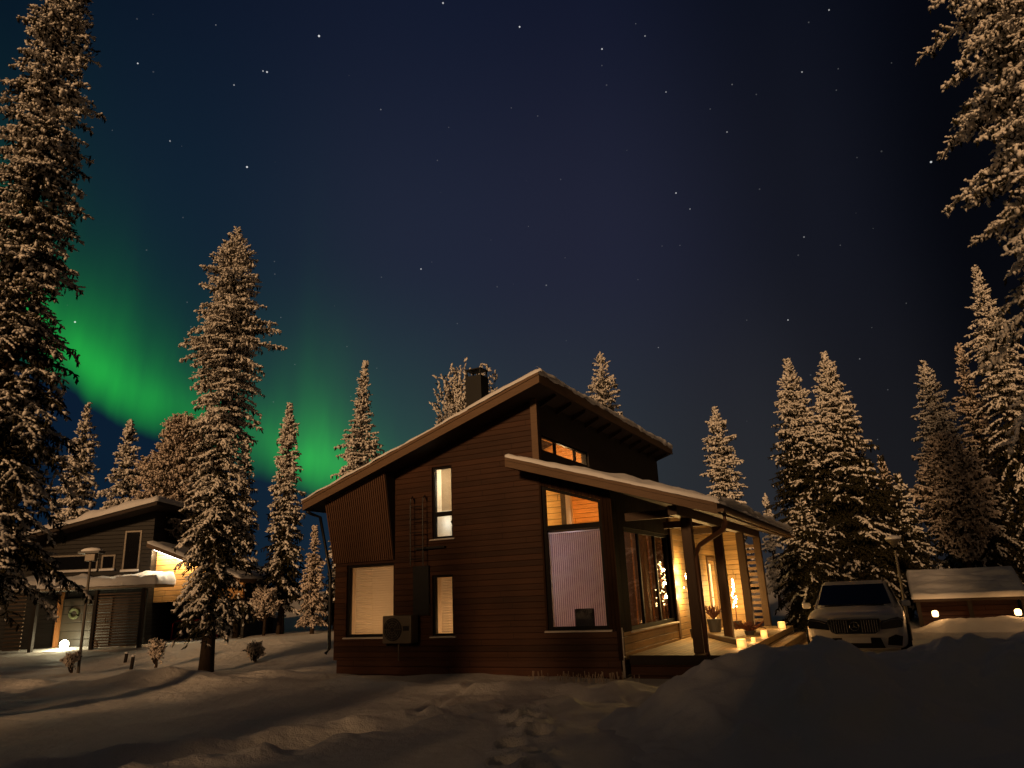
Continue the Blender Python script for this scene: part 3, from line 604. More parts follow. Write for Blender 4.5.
# ladder on the wall
b = MB()
for x in (-4.74, -4.40):
    b.tube([(x, -.004, 3.74), (x, -.10, 3.86), (x, -.17, 3.80), (x, -.19, 3.66), (x, -.19, 2.30)], .013, 8)
for k in range(5): b.tube([(-4.74, -.19, 2.45+k*.29), (-4.40, -.19, 2.45+k*.29)], .011, 6)
for x in (-4.74, -4.40): b.tube([(x, -.19, 2.62), (x, -.002, 2.62)], .011, 6)
b.build('ladder', M['black'], house)
b = MB(); b.box(-4.76, -4.34, -.07, -.002, 1.24, 2.30); b.build('dark_wall_box', M['black'], house)  # plain black box on the wall below the ladder
b = MB(); b.box(-4.70, -3.9, -.10, -.002, 2.66, 2.70); b.build('wall_ledge', M['black'], house)

# heat pump (hangs on the wall: its own thing)
ac = thing('heat_pump', 'cream outdoor heat pump unit with round fan on the house front wall', 'heat pump', hw(-4.98, -.24, .68), PSI)
b = MB(); b.box(-.38, .38, -.14, .14, 0, .58); b.build('casing', M['acpaint'], ac, bev=.02)
b = MB(); b.lathe([(.24, 0), (.24, .012), (.215, .014), (.215, .006)], n=28); g = b.build('fan_recess', M['plastic'], ac); g.rotation_euler.x = R_(90); g.location = (-.10, -.142, .29)
b = MB()
for r in (.06, .11, .16, .21): b.tube([(r*math.cos(a*.3927), -.160, r*math.sin(a*.3927)) for a in range(17)], .005, 5)
for k in range(8): b.tube([(.05*math.cos(k*.785), -.162, .05*math.sin(k*.785)), (.23*math.cos(k*.785), -.162, .23*math.sin(k*.785))], .005, 5)
b.lathe([(.05, 0), (.05, .01)], (0, 0, 0), 12); g = b.build('fan_grille', M['acpaint'], ac); g.location = (-.10, 0, .29)
b = MB(); b.box(.17, .33, -.148, -.142, .26, .36); b.build('badge', M['plastic'], ac)
for x in (-.28, .28): b = MB(); b.box(x-.02, x+.02, -.12, .23, -.05, -.002); b.build('bracket', M['black'], ac)
b = MB(); b.tube([(-.04, 0, 0), (-.04, 0, -.36)], .014, 6); b.build('drain_pipe', M['acpaint'], ac)

# ------------------------------------------------------------------ porch things
BULB = None
def bulbtree(name, label, x, y, z0, z1, wx, power, seed, group='light trees on the porch'):
    global BULB
    rnd = random.Random(seed); t = thing(name, label, 'light tree', hw(x, y, .37), PSI, group)
    b = MB(); b.lathe([(.11, 0), (.14, .22), (.12, .22)], n=12); b.build('pot', M['pot'], t)
    b = MB(); b.tube([(0, 0, .2), (.01, 0, z1-.37)], [.018, .008], 6)
    for k in range(26):
        z = z0-.37+(z1-z0)*(k+.5)/26; a = rnd.random()*6.28; r = wx*(1-.6*k/26)*(.5+.5*rnd.random()); b.tube([(0, 0, z-.08), (r*math.cos(a), r*math.sin(a), z)], .005, 4)
    b.build('branches', M['plant'], t)
    for k in range(40):
        z = z0-.37+(z1-z0)*(k+.5)/40; a = rnd.random()*6.28; r = wx*(1-.6*k/40)*(.3+.7*rnd.random())
        if BULB is None:
            b = MB(); q = .017; b.lathe([(.004, -q), (q*.8, -q*.5), (q, 0), (q*.8, q*.5), (.004, q)], (0, 0, 0), 6); o = b.build('bulb', M['bulb'], t); BULB = o
        else: o = BULB.copy(); COL.objects.link(o); o.parent = t
        o.location = (r*math.cos(a), r*math.sin(a), z)
    for f in (.2, .5, .8): lamp('bulb_glow', t, (-.10, -.05, z0-.37+(z1-z0)*f), power/3, (1, .60, .20), .035)
    return t
bulbtree('light_tree', 'small bulb-lit tree by the golden wall beside the large dark window', .28, 4.75, 1.15, 2.25, .22, 130, 3)
bulbtree('light_tree', 'narrow column of bright bulbs beside the second porch post, near the door', .62, 8.35, .95, 1.75, .10, 140, 4)
for i, (x, y, s, lab) in enumerate([(1.88, 1.95, .20, 'largest glowing ice lantern, closest to the snow heap'), (1.87, 3.4, .11, 'smallest glowing ice lantern, between two larger ones on the porch edge'), (1.87, 4.9, .18, 'glowing ice lantern at the head of the porch steps beside a dry plant'), (1.86, 8.1, .21, 'farthest glowing ice lantern, at the foot of the last porch post')]):
    t = thing('ice_lantern', lab, 'lantern', hw(x, y, .374), PSI+.1*i, 'ice lanterns along the porch edge')
    s *= .82; h = s*.5; b = MB(); w_ = .022
    b.box(-h, h, -h, h, 0, w_).box(-h, h, -h, -h+w_, w_, s).box(-h, h, h-w_, h, w_, s).box(-h, -h+w_, -h+w_, h-w_, w_, s).box(h-w_, h, -h+w_, h-w_, w_, s)
    b.build('ice_shell', M['flame'], t, bev=.008)
    b = MB(); b.lathe([(.03, w_), (.03, .07), (.004, .075)], n=10); c = b.build('candle', M['bulb'], t)
    lamp('candle_glow', t, (0, -.02, s+.06), 14 if s > .15 else 4, (1, .50, .16), .05); lamp('candle_glow', t, (-.02, -h-.08, s*.5), 3, (1, .50, .16), .04)
t = thing('flower_pot', 'dark pot of dry heather on the porch beside the door', 'plant pot', hw(.02+.25, 7.0, .37), PSI)
b = MB(); b.lathe([(.15, 0), (.2, .34), (.17, .34)], n=14); b.build('pot', M['pot'], t)
rnd = random.Random(8); b = MB()
for k in range(90):
    a = rnd.random()*6.28; r = .28*rnd.random(); b.tube([(0, 0, .33), (r*.6*math.cos(a), r*.6*math.sin(a), .5), (r*math.cos(a), r*math.sin(a), .48+.22*rnd.random())], .010, 4)
b.build('foliage', M['plant'], t)
t = thing('glass_lantern', 'tall glass lantern with a metal frame standing beside the dry heather pot', 'lantern', hw(.42, 7.45, .37), PSI)
b = MB(); 
for x in (-.11, .10):
    for y in (-.11, .10): b.box(x, x+.012, y, y+.012, 0, .5)
b.box(-.12, .12, -.12, .12, -.0, .02).box(-.12, .12, -.12, .12, .5, .53); b.build('frame', M['galv'], t)
b = MB(); b.box(-.09, .09, -.09, .09, .03, .49); b.build('pane', M['glass'], t)
t = thing('dry_plant', 'brown dry shrub in a low pot on the porch edge between ice lanterns', 'plant', hw(1.40, 5.7, .37), PSI); b = MB()
for k in range(140):
    a = rnd.random()*6.28; r = .42*rnd.random(); b.tube([(0, 0, .06), (r*.6*math.cos(a), r*.6*math.sin(a), .2), (r*math.cos(a), r*math.sin(a), .12+.22*rnd.random())], .011, 4)
b.build('foliage', M['plant'], t)
b = MB(); b.lathe([(.10, 0), (.13, .1), (.11, .1)], n=12); b.build('pot', M['pot'], t)
# frosted stalks by the corner: nobody could count them
b = MB()
for k in range(70):
    u = rnd.gauss(-.45, .6); v = -.55+rnd.gauss(0, .22); x, y, _ = hw(u, v); z = float(gz(x, y)); hh = .06+.14*rnd.random()
    b.tube([(x, y, z-.02), (x+rnd.gauss(0, .02), y+rnd.gauss(0, .02), z+hh)], [.004, .008], 4)
tag(b.build('frosted_grass', M['grass']), kind='stuff')

# ------------------------------------------------------------------ car
car = thing('parked_car', 'pale silver sport utility car parked facing the camera behind the snow heap', 'car', hw(3.98, 2.75, 0), PSI); car.scale = (1, 1, .96)
b = MB(); stn = [(0, .74, .34, .70, .80), (.03, .82, .28, .80, .93), (.12, .89, .24, .90, 1.0), (.30, .93, .22, .955, 1.045), (.7, .945, .22, .985, 1.085), (1.25, .95, .22, 1.02, 1.13), (2.5, .955, .22, 1.05, 1.13), (3.9, .945, .24, 1.07, 1.12), (4.4, .90, .3, 1.02, 1.08), (4.6, .80, .4, .95, 1.0)]
vs = []; npp = 14
for y, w_, zb, zs, zt in stn:
    half = [(w_*.86, zb), (w_*.97, zb+.10), (w_, zb+.28), (w_*.985, zs-.10), (w_*.93, zs), (w_*.70, zs+(zt-zs)*.75), (w_*.25, zt)]
    vs += [(x, y, z) for x, z in half] + [(-x, y, z) for x, z in half[::-1]]
fs = [tuple(range(npp))] + [tuple(range((len(stn)-1)*npp, len(stn)*npp))[::-1]]
for i in range(len(stn)-1):
    for k in range(npp): k2 = (k+1) % npp; fs.append((i*npp+k2, i*npp+k, (i+1)*npp+k, (i+1)*npp+k2))
b.add(vs, fs); bo = b.build('body', M['carpaint'], car, True)
mo = bo.modifiers.new('sub', 'SUBSURF'); mo.levels = mo.render_levels = 2
gh = [(1.10, .80, 1.06, .72, 1.10), (1.9, .88, 1.04, .64, 1.555), (2.5, .89, 1.04, .655, 1.63), (3.6, .88, 1.04, .63, 1.60), (4.25, .80, 1.04, .58, 1.38), (4.45, .78, 1.0, .66, 1.05)]
b = MB(); vs = []
for y, wb, zb, wt, zt in gh: vs += [(wb, y, zb), (wt+.03, y, zt-.05), (wt-.05, y, zt), (-wt+.05, y, zt), (-wt-.03, y, zt-.05), (-wb, y, zb)]
fs = [(0, 1, 2, 3, 4, 5)]
for i in range(len(gh)-1):
    for k in range(5): fs.append((i*6+k+1, i*6+k, (i+1)*6+k, (i+1)*6+k+1))
b.add(vs, fs); b.build('cabin', M['carpaint'], car)
b = MB(); 
def wsp(x, f): y = 1.10+.8*f; z = 1.10+.455*f; return (x, y-.006, z+.016)
b.add([wsp(-.725, .03), wsp(.725, .03), wsp(.625, .96), wsp(-.625, .96)], [(0, 1, 2, 3)]); b.build('windscreen', M['carglass'], car)
for s in (1, -1):
    b = MB(); b.add([(s*.86, 1.62, 1.10), (s*.895, 3.9, 1.10), (s*.70, 3.7, 1.52), (s*.715, 2.2, 1.55)], [(0, 1, 2, 3)]); b.build('side_window', M['carglass'], car)
    hl = [(.47, .66), (.86, .70), (.90, .86), (.80, .90), (.50, .83)]
    b = MB(); yf = lambda x: -.05+.20*max(0, x-.45)**1.7
    fr_ = [(s*x, yf(x), z) for x, z in hl]; bk = [(s*x, yf(x)+.25, z) for x, z in hl]
    b.add(fr_+bk, [tuple(range(5)), tuple(range(5, 10))[::-1]]+[(i, (i+1) % 5, 5+(i+1) % 5, 5+i) for i in range(5)])
    h_ = b.build('headlight', M['carglass'], car)
    b = MB(); b.tube([(s*.52, yf(.52)-.012, .80), (s*.68, yf(.68)-.012, .855), (s*.84, yf(.84)-.008, .865), (s*.875, yf(.875)-.006, .80)], .011, 6); b.build('running_light', M['chrome'], h_)
    b = MB(); q = [(.55, .36), (.80, .34), (.84, .52), (.72, .56), (.58, .50)]; yg = lambda x: -.045+.16*max(0, x-.5)**1.7
    b.add([(s*x, yg(x), z) for x, z in q]+[(s*x, yg(x)+.2, z) for x, z in q], [tuple(range(5)), tuple(range(5, 10))[::-1]]+[(i, (i+1) % 5, 5+(i+1) % 5, 5+i) for i in range(5)]); b.build('air_intake', M['plastic'], car)
    b = MB(); b.box(s*1.0-.09, s*1.0+.09, 1.44, 1.56, 1.05, 1.18); b.build('wing_mirror', M['carpaint'], car, bev=.04)
    for y in (.85, 3.75):
        b = MB(); b.lathe([(.20, -.11), (.34, -.11), (.365, -.07), (.365, .07), (.34, .11), (.20, .11)], n=24); wl = b.build('wheel', M['rubber'], car); wl.rotation_euler.y = R_(90); wl.location = (s*.87, y, .365)
        b = MB(); b.lathe([(.21, -.105), (.21, .105)], n=20); b.build('rim', M['galv'], wl)
b = MB(); gp = [(-.44, .63), (-.36, .585), (.36, .585), (.44, .63), (.49, .84), (.46, .875), (-.46, .875), (-.49, .84)]
b.prism([(x, -.03, z) for x, z in gp], (0, .12, 0)); gr = b.build('grille', M['plastic'], car)
b = MB()
for k in range(19):
    x = -.42+.84*k/18
    if abs(x) > .10: b.box(x-.007, x+.007, -.048, -.032, .61, .85)
ring = [(.085*math.cos(a*math.pi/12), -.052, .735+.085*math.sin(a*math.pi/12)) for a in range(25)]; b.tube(ring, .009, 6)
for k in range(3): a = math.pi/2+k*2.0944; b.tube([(0, -.052, .735), (.08*math.cos(a), -.052, .735+.08*math.sin(a))], [.012, .003], 6)
b.build('grille_bars', M['chrome'], gr)
b = MB(); b.tube([(x, -.034, z) for x, z in gp+gp[:1]], .010, 6); b.build('grille_frame', M['chrome'], gr)
b = MB(); q = [(-.50, .30), (.50, .30), (.44, .50), (-.44, .50)]; b.prism([(x, -.02, z) for x, z in q], (0, .12, 0)); b.build('lower_grille', M['plastic'], car)
b = MB(); b.box(-.26, .26, -.045, -.025, .40, .51); b.build('number_plate', M['white'], car)
b = MB(); b.box(-.58, .58, 1.0, 1.06, 1.10, 1.125); b.build('cowl', M['plastic'], car)
b = MB()
for s in (1, -1): b.tube([(s*.62, 2.0, 1.60), (s*.63, 2.1, 1.67), (s*.63, 3.7, 1.66), (s*.62, 3.8, 1.59)], .014, 6)
b.build('roof_rails', M['galv'], car)

# ------------------------------------------------------------------ neighbour house (left), front plane at depth 28
NY = 28.; nh = thing('neighbour_house', 'dark neighbouring house on the left with a snowy roof and an orange lit gable', 'house', (-14, NY, .35))
NO = np.array([-14, NY, .35])
def L(px, py, dy=0): p = at(px, py, NY+dy)-NO; return p
zfl = lambda x: -.05
b = MB(); rt = lambda x: 4.87+(x+.2)*.222          # wall top line local
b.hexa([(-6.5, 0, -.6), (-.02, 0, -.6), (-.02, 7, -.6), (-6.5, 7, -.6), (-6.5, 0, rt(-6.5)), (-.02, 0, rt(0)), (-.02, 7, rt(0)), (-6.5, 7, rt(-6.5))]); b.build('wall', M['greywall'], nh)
b = MB(); x0, x1 = -7.2, .45; b.hexa([(x0, -.9, rt(x0)+.004), (x1, -.9, rt(x1)+.004), (x1, 7.6, rt(x1)+.004), (x0, 7.6, rt(x0)+.004), (x0, -.9, rt(x0)+.14), (x1, -.9, rt(x1)+.14), (x1, 7.6, rt(x1)+.14), (x0, 7.6, rt(x0)+.14)]); nr = b.build('roof', M['soffit'], nh)
snow_slab('snow_cover', x0-.03, x1+.03, -.95, 7.6, lambda x: rt(x)+.145, .26, nr, seed=21, nx=60, ny=50)
b = MB(); b.box(-4.3, .95, -1.5, -.01, 2.02, 2.12); cn = b.build('entrance_canopy', M['galv'], nh)
snow_slab('snow_cover', -4.32, 1.0, -1.55, -.02, lambda x: 2.124+0*x, .38, cn, seed=25, nx=60, ny=20)
def nwin(x0, x1, z0, z1, col='dim'):
    b = MB(); b.box(x0-.06, x0, -.03, -.002, z0-.06, z1+.06).box(x1, x1+.06, -.03, -.002, z0-.06, z1+.06).box(x0, x1, -.03, -.002, z1, z1+.06).box(x0, x1, -.03, -.002, z0-.06, z0); w = b.build('window', M['galv'], nh)
    b = MB(); b.box(x0, x1, -.014, -.003, z0, z1); b.build('pane', M['carglass'], w)
    b = MB(); b.box(x0-.08, x1+.08, -.10, -.032, z0-.10, z0-.02); b.build('snowy_sill', M['snow_roof'], w)
nwin(-1.04, -.52, 2.75, 4.12); nwin(-3.8, -2.1, 2.82, 3.3); nwin(-1.85, -1.45, 2.82, 3.25)
# entrance recess and door, slatted screens
b = MB(); b.box(-3.15, -1.30, -.05, -.004, -.02, 1.75); dn = b.build('door', boards('neighbour_door', (.032, .026, .018), 2, .3, .2, .5), nh)
b = MB(); pts_ = [(-2.68+.16*math.cos(a*.5236), -.08, 1.22+.16*math.sin(a*.5236)) for a in range(13)]; b.tube(pts_, .055, 7); b.build('wreath', M['wreath'], dn)
b = MB(); b.tube([(-1.45, -.06, .85), (-1.45, -.12, .85), (-1.45, -.12, 1.1)], .015, 6); b.build('handle', M['chrome'], dn)
b = MB(); b.box(-3.24, -3.15, -.25, -.004, -.05, 2.0); b.build('door_post', M['orangewood'], nh)
for x in (-3.42, -1.27, .42): b = MB(); b.box(x, x+.11, -1.35, -1.2, -.1, 2.0); b.build('canopy_post', M['dark'], nh)
b = MB(); z = .05
while z < 1.9: b.box(-1.15, .40, -1.30, -1.24, z, z+.045); z += .098
b.build('slatted_screen', M['fascia'], nh)
b = MB(); z = .05
while z < 1.9: b.box(-4.35, -3.75, -1.30, -1.24, z, z+.045); z += .13
b.build('slatted_screen', M['fascia'], nh)
b = MB(); b.box(-4.3, 1.0, -1.5, -.06, -.25, -.03); b.build('porch_slab', M['snow'], nh)
# lit wing on the right with its strip lights
wt = lambda x: 3.50-(x)*.40
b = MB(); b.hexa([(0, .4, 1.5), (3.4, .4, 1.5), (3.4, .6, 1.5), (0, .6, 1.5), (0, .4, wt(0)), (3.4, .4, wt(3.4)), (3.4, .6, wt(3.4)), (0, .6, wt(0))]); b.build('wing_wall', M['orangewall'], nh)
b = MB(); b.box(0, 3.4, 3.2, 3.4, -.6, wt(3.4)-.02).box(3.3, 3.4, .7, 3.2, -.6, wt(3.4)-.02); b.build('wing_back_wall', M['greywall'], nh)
b = MB(); b.hexa([(.004, -.5, wt(0)+.004), (3.6, -.5, wt(3.6)+.004), (3.6, 6.3, wt(3.6)+.004), (.004, 6.3, wt(0)+.004), (.004, -.5, wt(0)+.16), (3.6, -.5, wt(3.6)+.16), (3.6, 6.3, wt(3.6)+.16), (.004, 6.3, wt(0)+.16)]); wr = b.build('wing_roof', M['fascia'], nh)
snow_slab('snow_cover', .02, 3.62, -.52, 6.3, lambda x: wt(x)+.164, .12, wr, seed=27, nx=30, ny=40)
b = MB()
b.hexa([(.20, -.30, wt(.2)-.03), (1.45, -.30, wt(1.45)-.03), (1.45, -.22, wt(1.45)-.03), (.20, -.22, wt(.2)-.03), (.20, -.30, wt(.2)), (1.45, -.30, wt(1.45)), (1.45, -.22, wt(1.45)), (.20, -.22, wt(.2))]); b.build('strip_light', M['led'], nh)
for x in (.2, .5, .9, 1.3): lamp('strip_glow', nh, (x, .16, wt(x)-.12), 38 if x < .6 else 22, (1, .80, .46), .1)
# doorstep lamp
t = thing('doorstep_lamp', 'bright round lamp on the doorstep of the neighbouring house', 'lamp', (-14-2.62, NY-.55, .33))
b = MB(); b.lathe([(.02, 0), (.10, .04), (.15, .16), (.13, .27), (.03, .34)], n=16); b.build('lamp_globe', M['lampglow'], t, True)
b = MB(); b.lathe([(.10, -.02), (.10, .04)], n=12); b.build('lamp_foot', M['black'], t)
lamp('lamp_glow', t, (.05, -.35, .35), 60, (1, .86, .52), .12)
t = thing('snow_lantern', 'small rounded white lantern on the right of the neighbouring doorstep', 'lantern', (-14-1.42, NY-.75, .33))
b = MB(); b.lathe([(.13, 0), (.15, .12), (.11, .26), (.02, .32)], n=14); b.build('shell', M['snow'], t, True)
b = MB(); b.lathe([(.15, -.03), (.15, .0)], n=12); b.build('base_plate', M['black'], t)

# ------------------------------------------------------------------ lamp posts, posts, goal, shed, carport
def lamppost(name, label, px0, py0, px1, py1, Y, head):
    a = at(px0, py0, Y); t_ = at(px1, py1, Y); x, y = a[0], Y; z = float(gz(x, y)); h = t_[2]-z
    t = thing(name, label, 'street lamp', (x, y, z), group='lamp posts in the yard')
    dx = t_[0]-a[0]
    b = MB(); b.tube([(0, 0, -.1), (dx, 0, h-.3)], [.042, .032], 10); b.build('pole', M['galv'], t)
    if head == 'T':
        b = MB(); b.box(dx-.14, dx+.16, -.09, .09, h-.32, h-.10); b.build('lamp_head', M['galv'], t, bev=.02)
        b = MB(); b.box(dx-.30, dx+.30, -.17, .17, h-.10, h-.04); b.build('hood', M['black'], t)
        b = MB(); b.lathe([(.29, 0), (.30, .04), (.2, .09), (.02, .11)], (0, 0, 0), 14); s_ = b.build('snow_cap', M['snow_roof'], t, True); s_.location = (dx, 0, h-.04); s_.scale.y = .6
    else:
        b = MB(); b.lathe([(.045, -.22), (.11, -.10), (.19, -.04), (.19, -.01)], (dx, 0, h), 14); b.build('lamp_head', M['galv'], t, True)
        b = MB(); b.lathe([(.19, -.008), (.20, .03), (.14, .08), (.02, .10)], (dx, 0, h), 14); b.build('snow_cap', M['snow_roof'], t, True)
lamppost('street_lamp', 'slim lamp post with a flat T-shaped head before the neighbouring house', 79, 665, 92, 550, 21, 'T')
lamppost('street_lamp', 'slim lamp post with a snow capped head behind the parked car', 906, 612, 893, 539, 20, 'o')
for (px, py0, py1, Y, lab) in ((131, 669, 655, 21.9, 'taller short dark marker post in the snow left of the tall spruce'), (125, 662, 652, 23.2, 'smaller dark marker post, farther from the camera, before the slatted screen')):
    p = at(px, py0, Y); q = at(px, py1, Y); z = float(gz(p[0], Y)); h = max(q[2]-z, .3)
    t = thing('marker_post', lab, 'post', (p[0], Y, z-.05), group='marker posts in the snow')
    b = MB(); b.tube([(0, 0, 0), (.03, 0, h)], .05, 8); b.build('stake', M['dark'], t)
    b = MB(); b.lathe([(.055, 0), (.06, .03), (.02, .06)], (.03, 0, h), 8); b.build('snow_cap', M['snow_roof'], t, True)
# goal
g = thing('hockey_goal', 'red framed goal with a grey net in the snow beside the neighbouring house', 'goal', (-13.0, 29.6, .40))
b = MB(); b.tube([(-.75, 0, 0), (-.72, 0, .62), (-.6, 0, .72), (.9, 0, .72), (1.0, 0, .62), (1.03, 0, 0)], .035, 8); b.tube([(-.75, 0, .03), (-.6, .7, .03), (.9, .7, .03), (1.03, 0, .03)], .03, 8); b.build('goal_frame', M['redpaint'], g, True)
b = MB()
for k in range(14): x = -.70+k*.132; b.tube([(x, 0, .7), (x*.92+.02, .4, .55), (x*.9+.02, .68, .03)], .010, 4)
for k in range(7): f = k/6; b.tube([(-.7+.06*f, .68*f, .7-.65*f**1.6), (.97-.05*f, .68*f, .7-.65*f**1.6)], .010, 4)
b.build('net', M['net'], g)
# small outbuilding
sh = thing('garden_shed', 'small orange lit shed half hidden behind the tall spruce', 'shed', (-11.6, 32.2, .45))
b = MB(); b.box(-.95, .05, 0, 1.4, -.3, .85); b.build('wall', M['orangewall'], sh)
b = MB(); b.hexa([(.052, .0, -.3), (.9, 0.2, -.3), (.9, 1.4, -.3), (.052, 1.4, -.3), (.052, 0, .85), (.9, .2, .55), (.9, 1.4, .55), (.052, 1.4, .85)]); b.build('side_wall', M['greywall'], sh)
b = MB(); b.hexa([(-1.1, -.15, .86), (.07, -.15, .90), (.07, 1.5, .90), (-1.1, 1.5, .86), (-1.1, -.15, .94), (.07, -.15, .98), (.07, 1.5, .98), (-1.1, 1.5, .94)]); b.hexa([(.072, -.15, .88), (1.05, .05, .55), (1.05, 1.5, .55), (.072, 1.5, .88), (.072, -.15, .97), (1.05, .05, .63), (1.05, 1.5, .63), (.072, 1.5, .97)]); b.build('roof', M['snow_roof'], sh)
lamp('shed_lamp', sh, (-.6, -.5, .6), 3.5, (1, .45, .15), .08)
b = MB(); b.lathe([(.03, 0), (.05, .05), (.03, .1)], (-.85, -.06, .68), 8); b.build('wall_light', M['flame2'], sh)
# carport on the right
cpo = at(912, 594, 24)
cp = thing('carport', 'low open shelter with a thick snowy roof behind the parked car on the right', 'shelter', (cpo[0], cpo[1], 0), PSI)
x1, yd, zf, zb = 3.05, 2.0, .92, 1.68
b = MB(); b.hexa([(0, 0, zf-.12), (x1, 0, zf-.12), (x1, yd, zb-.12), (0, yd, zb-.12), (0, 0, zf), (x1, 0, zf), (x1, yd, zb), (0, yd, zb)]); rf = b.build('roof', M['soffit'], cp)
X, Y = np.meshgrid(np.linspace(-.04, x1+.04, 70), np.linspace(-.06, yd+.04, 50)); ed = np.minimum(np.minimum(X+.04, x1+.04-X), np.minimum(Y+.06, yd+.04-Y))
Z = zf+(zb-zf)*Y/yd+.14*np.clip(ed/.06, 0, 1)**.5-.01+.09*fbm(X*1.5, Y*3.0, 77, 4)*np.clip(ed/.3, 0, 1)
grid('snow_cover', X, Y, Z, M['snow_roof'], rf)
b = MB(); b.box(.1, x1-.1, 1.7, 1.8, -.2, zb-.25); b.build('back_wall', boards('reddish_boards', (.06, .018, .009), 2, .15, .4), cp)
for x in (.12, x1/2, x1-.12): b = MB(); b.box(x-.06, x+.06, .1, .22, -.2, zf-.09); b.build('post', M['dark'], cp)
def cw(x, y, z=0): return tuple(np.array([cpo[0], cpo[1], 0])+HO.T @ np.array([x, y, z]))
for i, (x, z, lab) in enumerate(((.51, .44, 'small glowing lantern on the snow bank at the left of the low shelter'), (2.62, .43, 'small glowing lantern on the snow bank at the right edge, before the low shelter'))):
    t = thing('snow_lantern', lab, 'lantern', cw(x, -.8, z-.05), PSI, group='lanterns on the snow bank')
    b = MB(); b.lathe([(.06, 0), (.085, .03), (.09, .14), (.05, .18)], n=12); b.build('glass', M['flame2'], t, True)
    b = MB(); b.lathe([(.08, -.03), (.08, 0)], n=10); b.build('foot', M['black'], t)
    lamp('lantern_glow', t, (0, -.03, .27), 9, (1, .5, .18), .06); lamp('lantern_glow', t, (0, .22, .1), 1.5, (1, .4, .12), .05)
# snow bank in front of it
X, Y = np.meshgrid(np.arange(-.6, 8, .07), np.arange(-2.8, .6, .06)); pr = np.exp(-(np.abs(Y+.85)/.85)**2.6)
Z = (.40+.16*fbm(X*.8, Y*.8, 91, 3))*pr*sstep(-.5, .9, X) + .07*fbm(X*2.5, Y*2.5, 95, 3)*pr - .08
bk = grid('snow_bank', X, Y, Z, M['snow']); bk.location = (cpo[0], cpo[1], 0); bk.rotation_euler.z = PSI; tag(bk, 'long ploughed snow bank in front of the low shelter', 'snow bank')

# ------------------------------------------------------------------ trees
def tufts(C, D, Lh, Wd, rng, n=5):
    """N elongated twig tufts: centre C, direction D, half length Lh, half width Wd"""
    N = len(C); D = D/np.linalg.norm(D, axis=1)[:, None]
    ref = np.where(np.abs(D[:, 2:3]) < .9, np.array([[0, 0, 1.]]), np.array([[1., 0, 0]])); U = np.cross(D, ref); U /= np.linalg.norm(U, axis=1)[:, None]; Vv = np.cross(D, U)
    a = (np.arange(n)*2*np.pi/n)[None, :]+rng.random((N, 1))*6.28; r = Wd[:, None]*(.65+.7*rng.random((N, n))); sh = (rng.random((N, n))-.5)*.8*Lh[:, None]
    ring = C[:, None, :]+U[:, None, :]*(np.cos(a)*r)[..., None]+Vv[:, None, :]*(np.sin(a)*r)[..., None]+D[:, None, :]*sh[..., None]
    V = np.concatenate([(C-D*Lh[:, None])[:, None], ring, (C+D*Lh[:, None])[:, None]], 1)
    k = np.arange(n); k2 = (k+1) % n
    f = np.concatenate([np.stack([np.zeros(n, int), 1+k2, 1+k], 1), np.stack([np.full(n, n+1), 1+k, 1+k2], 1)])
    F = f[None]+(np.arange(N)*(n+2))[:, None, None]
    return V.reshape(-1, 3), F.reshape(-1, 3), 2*n
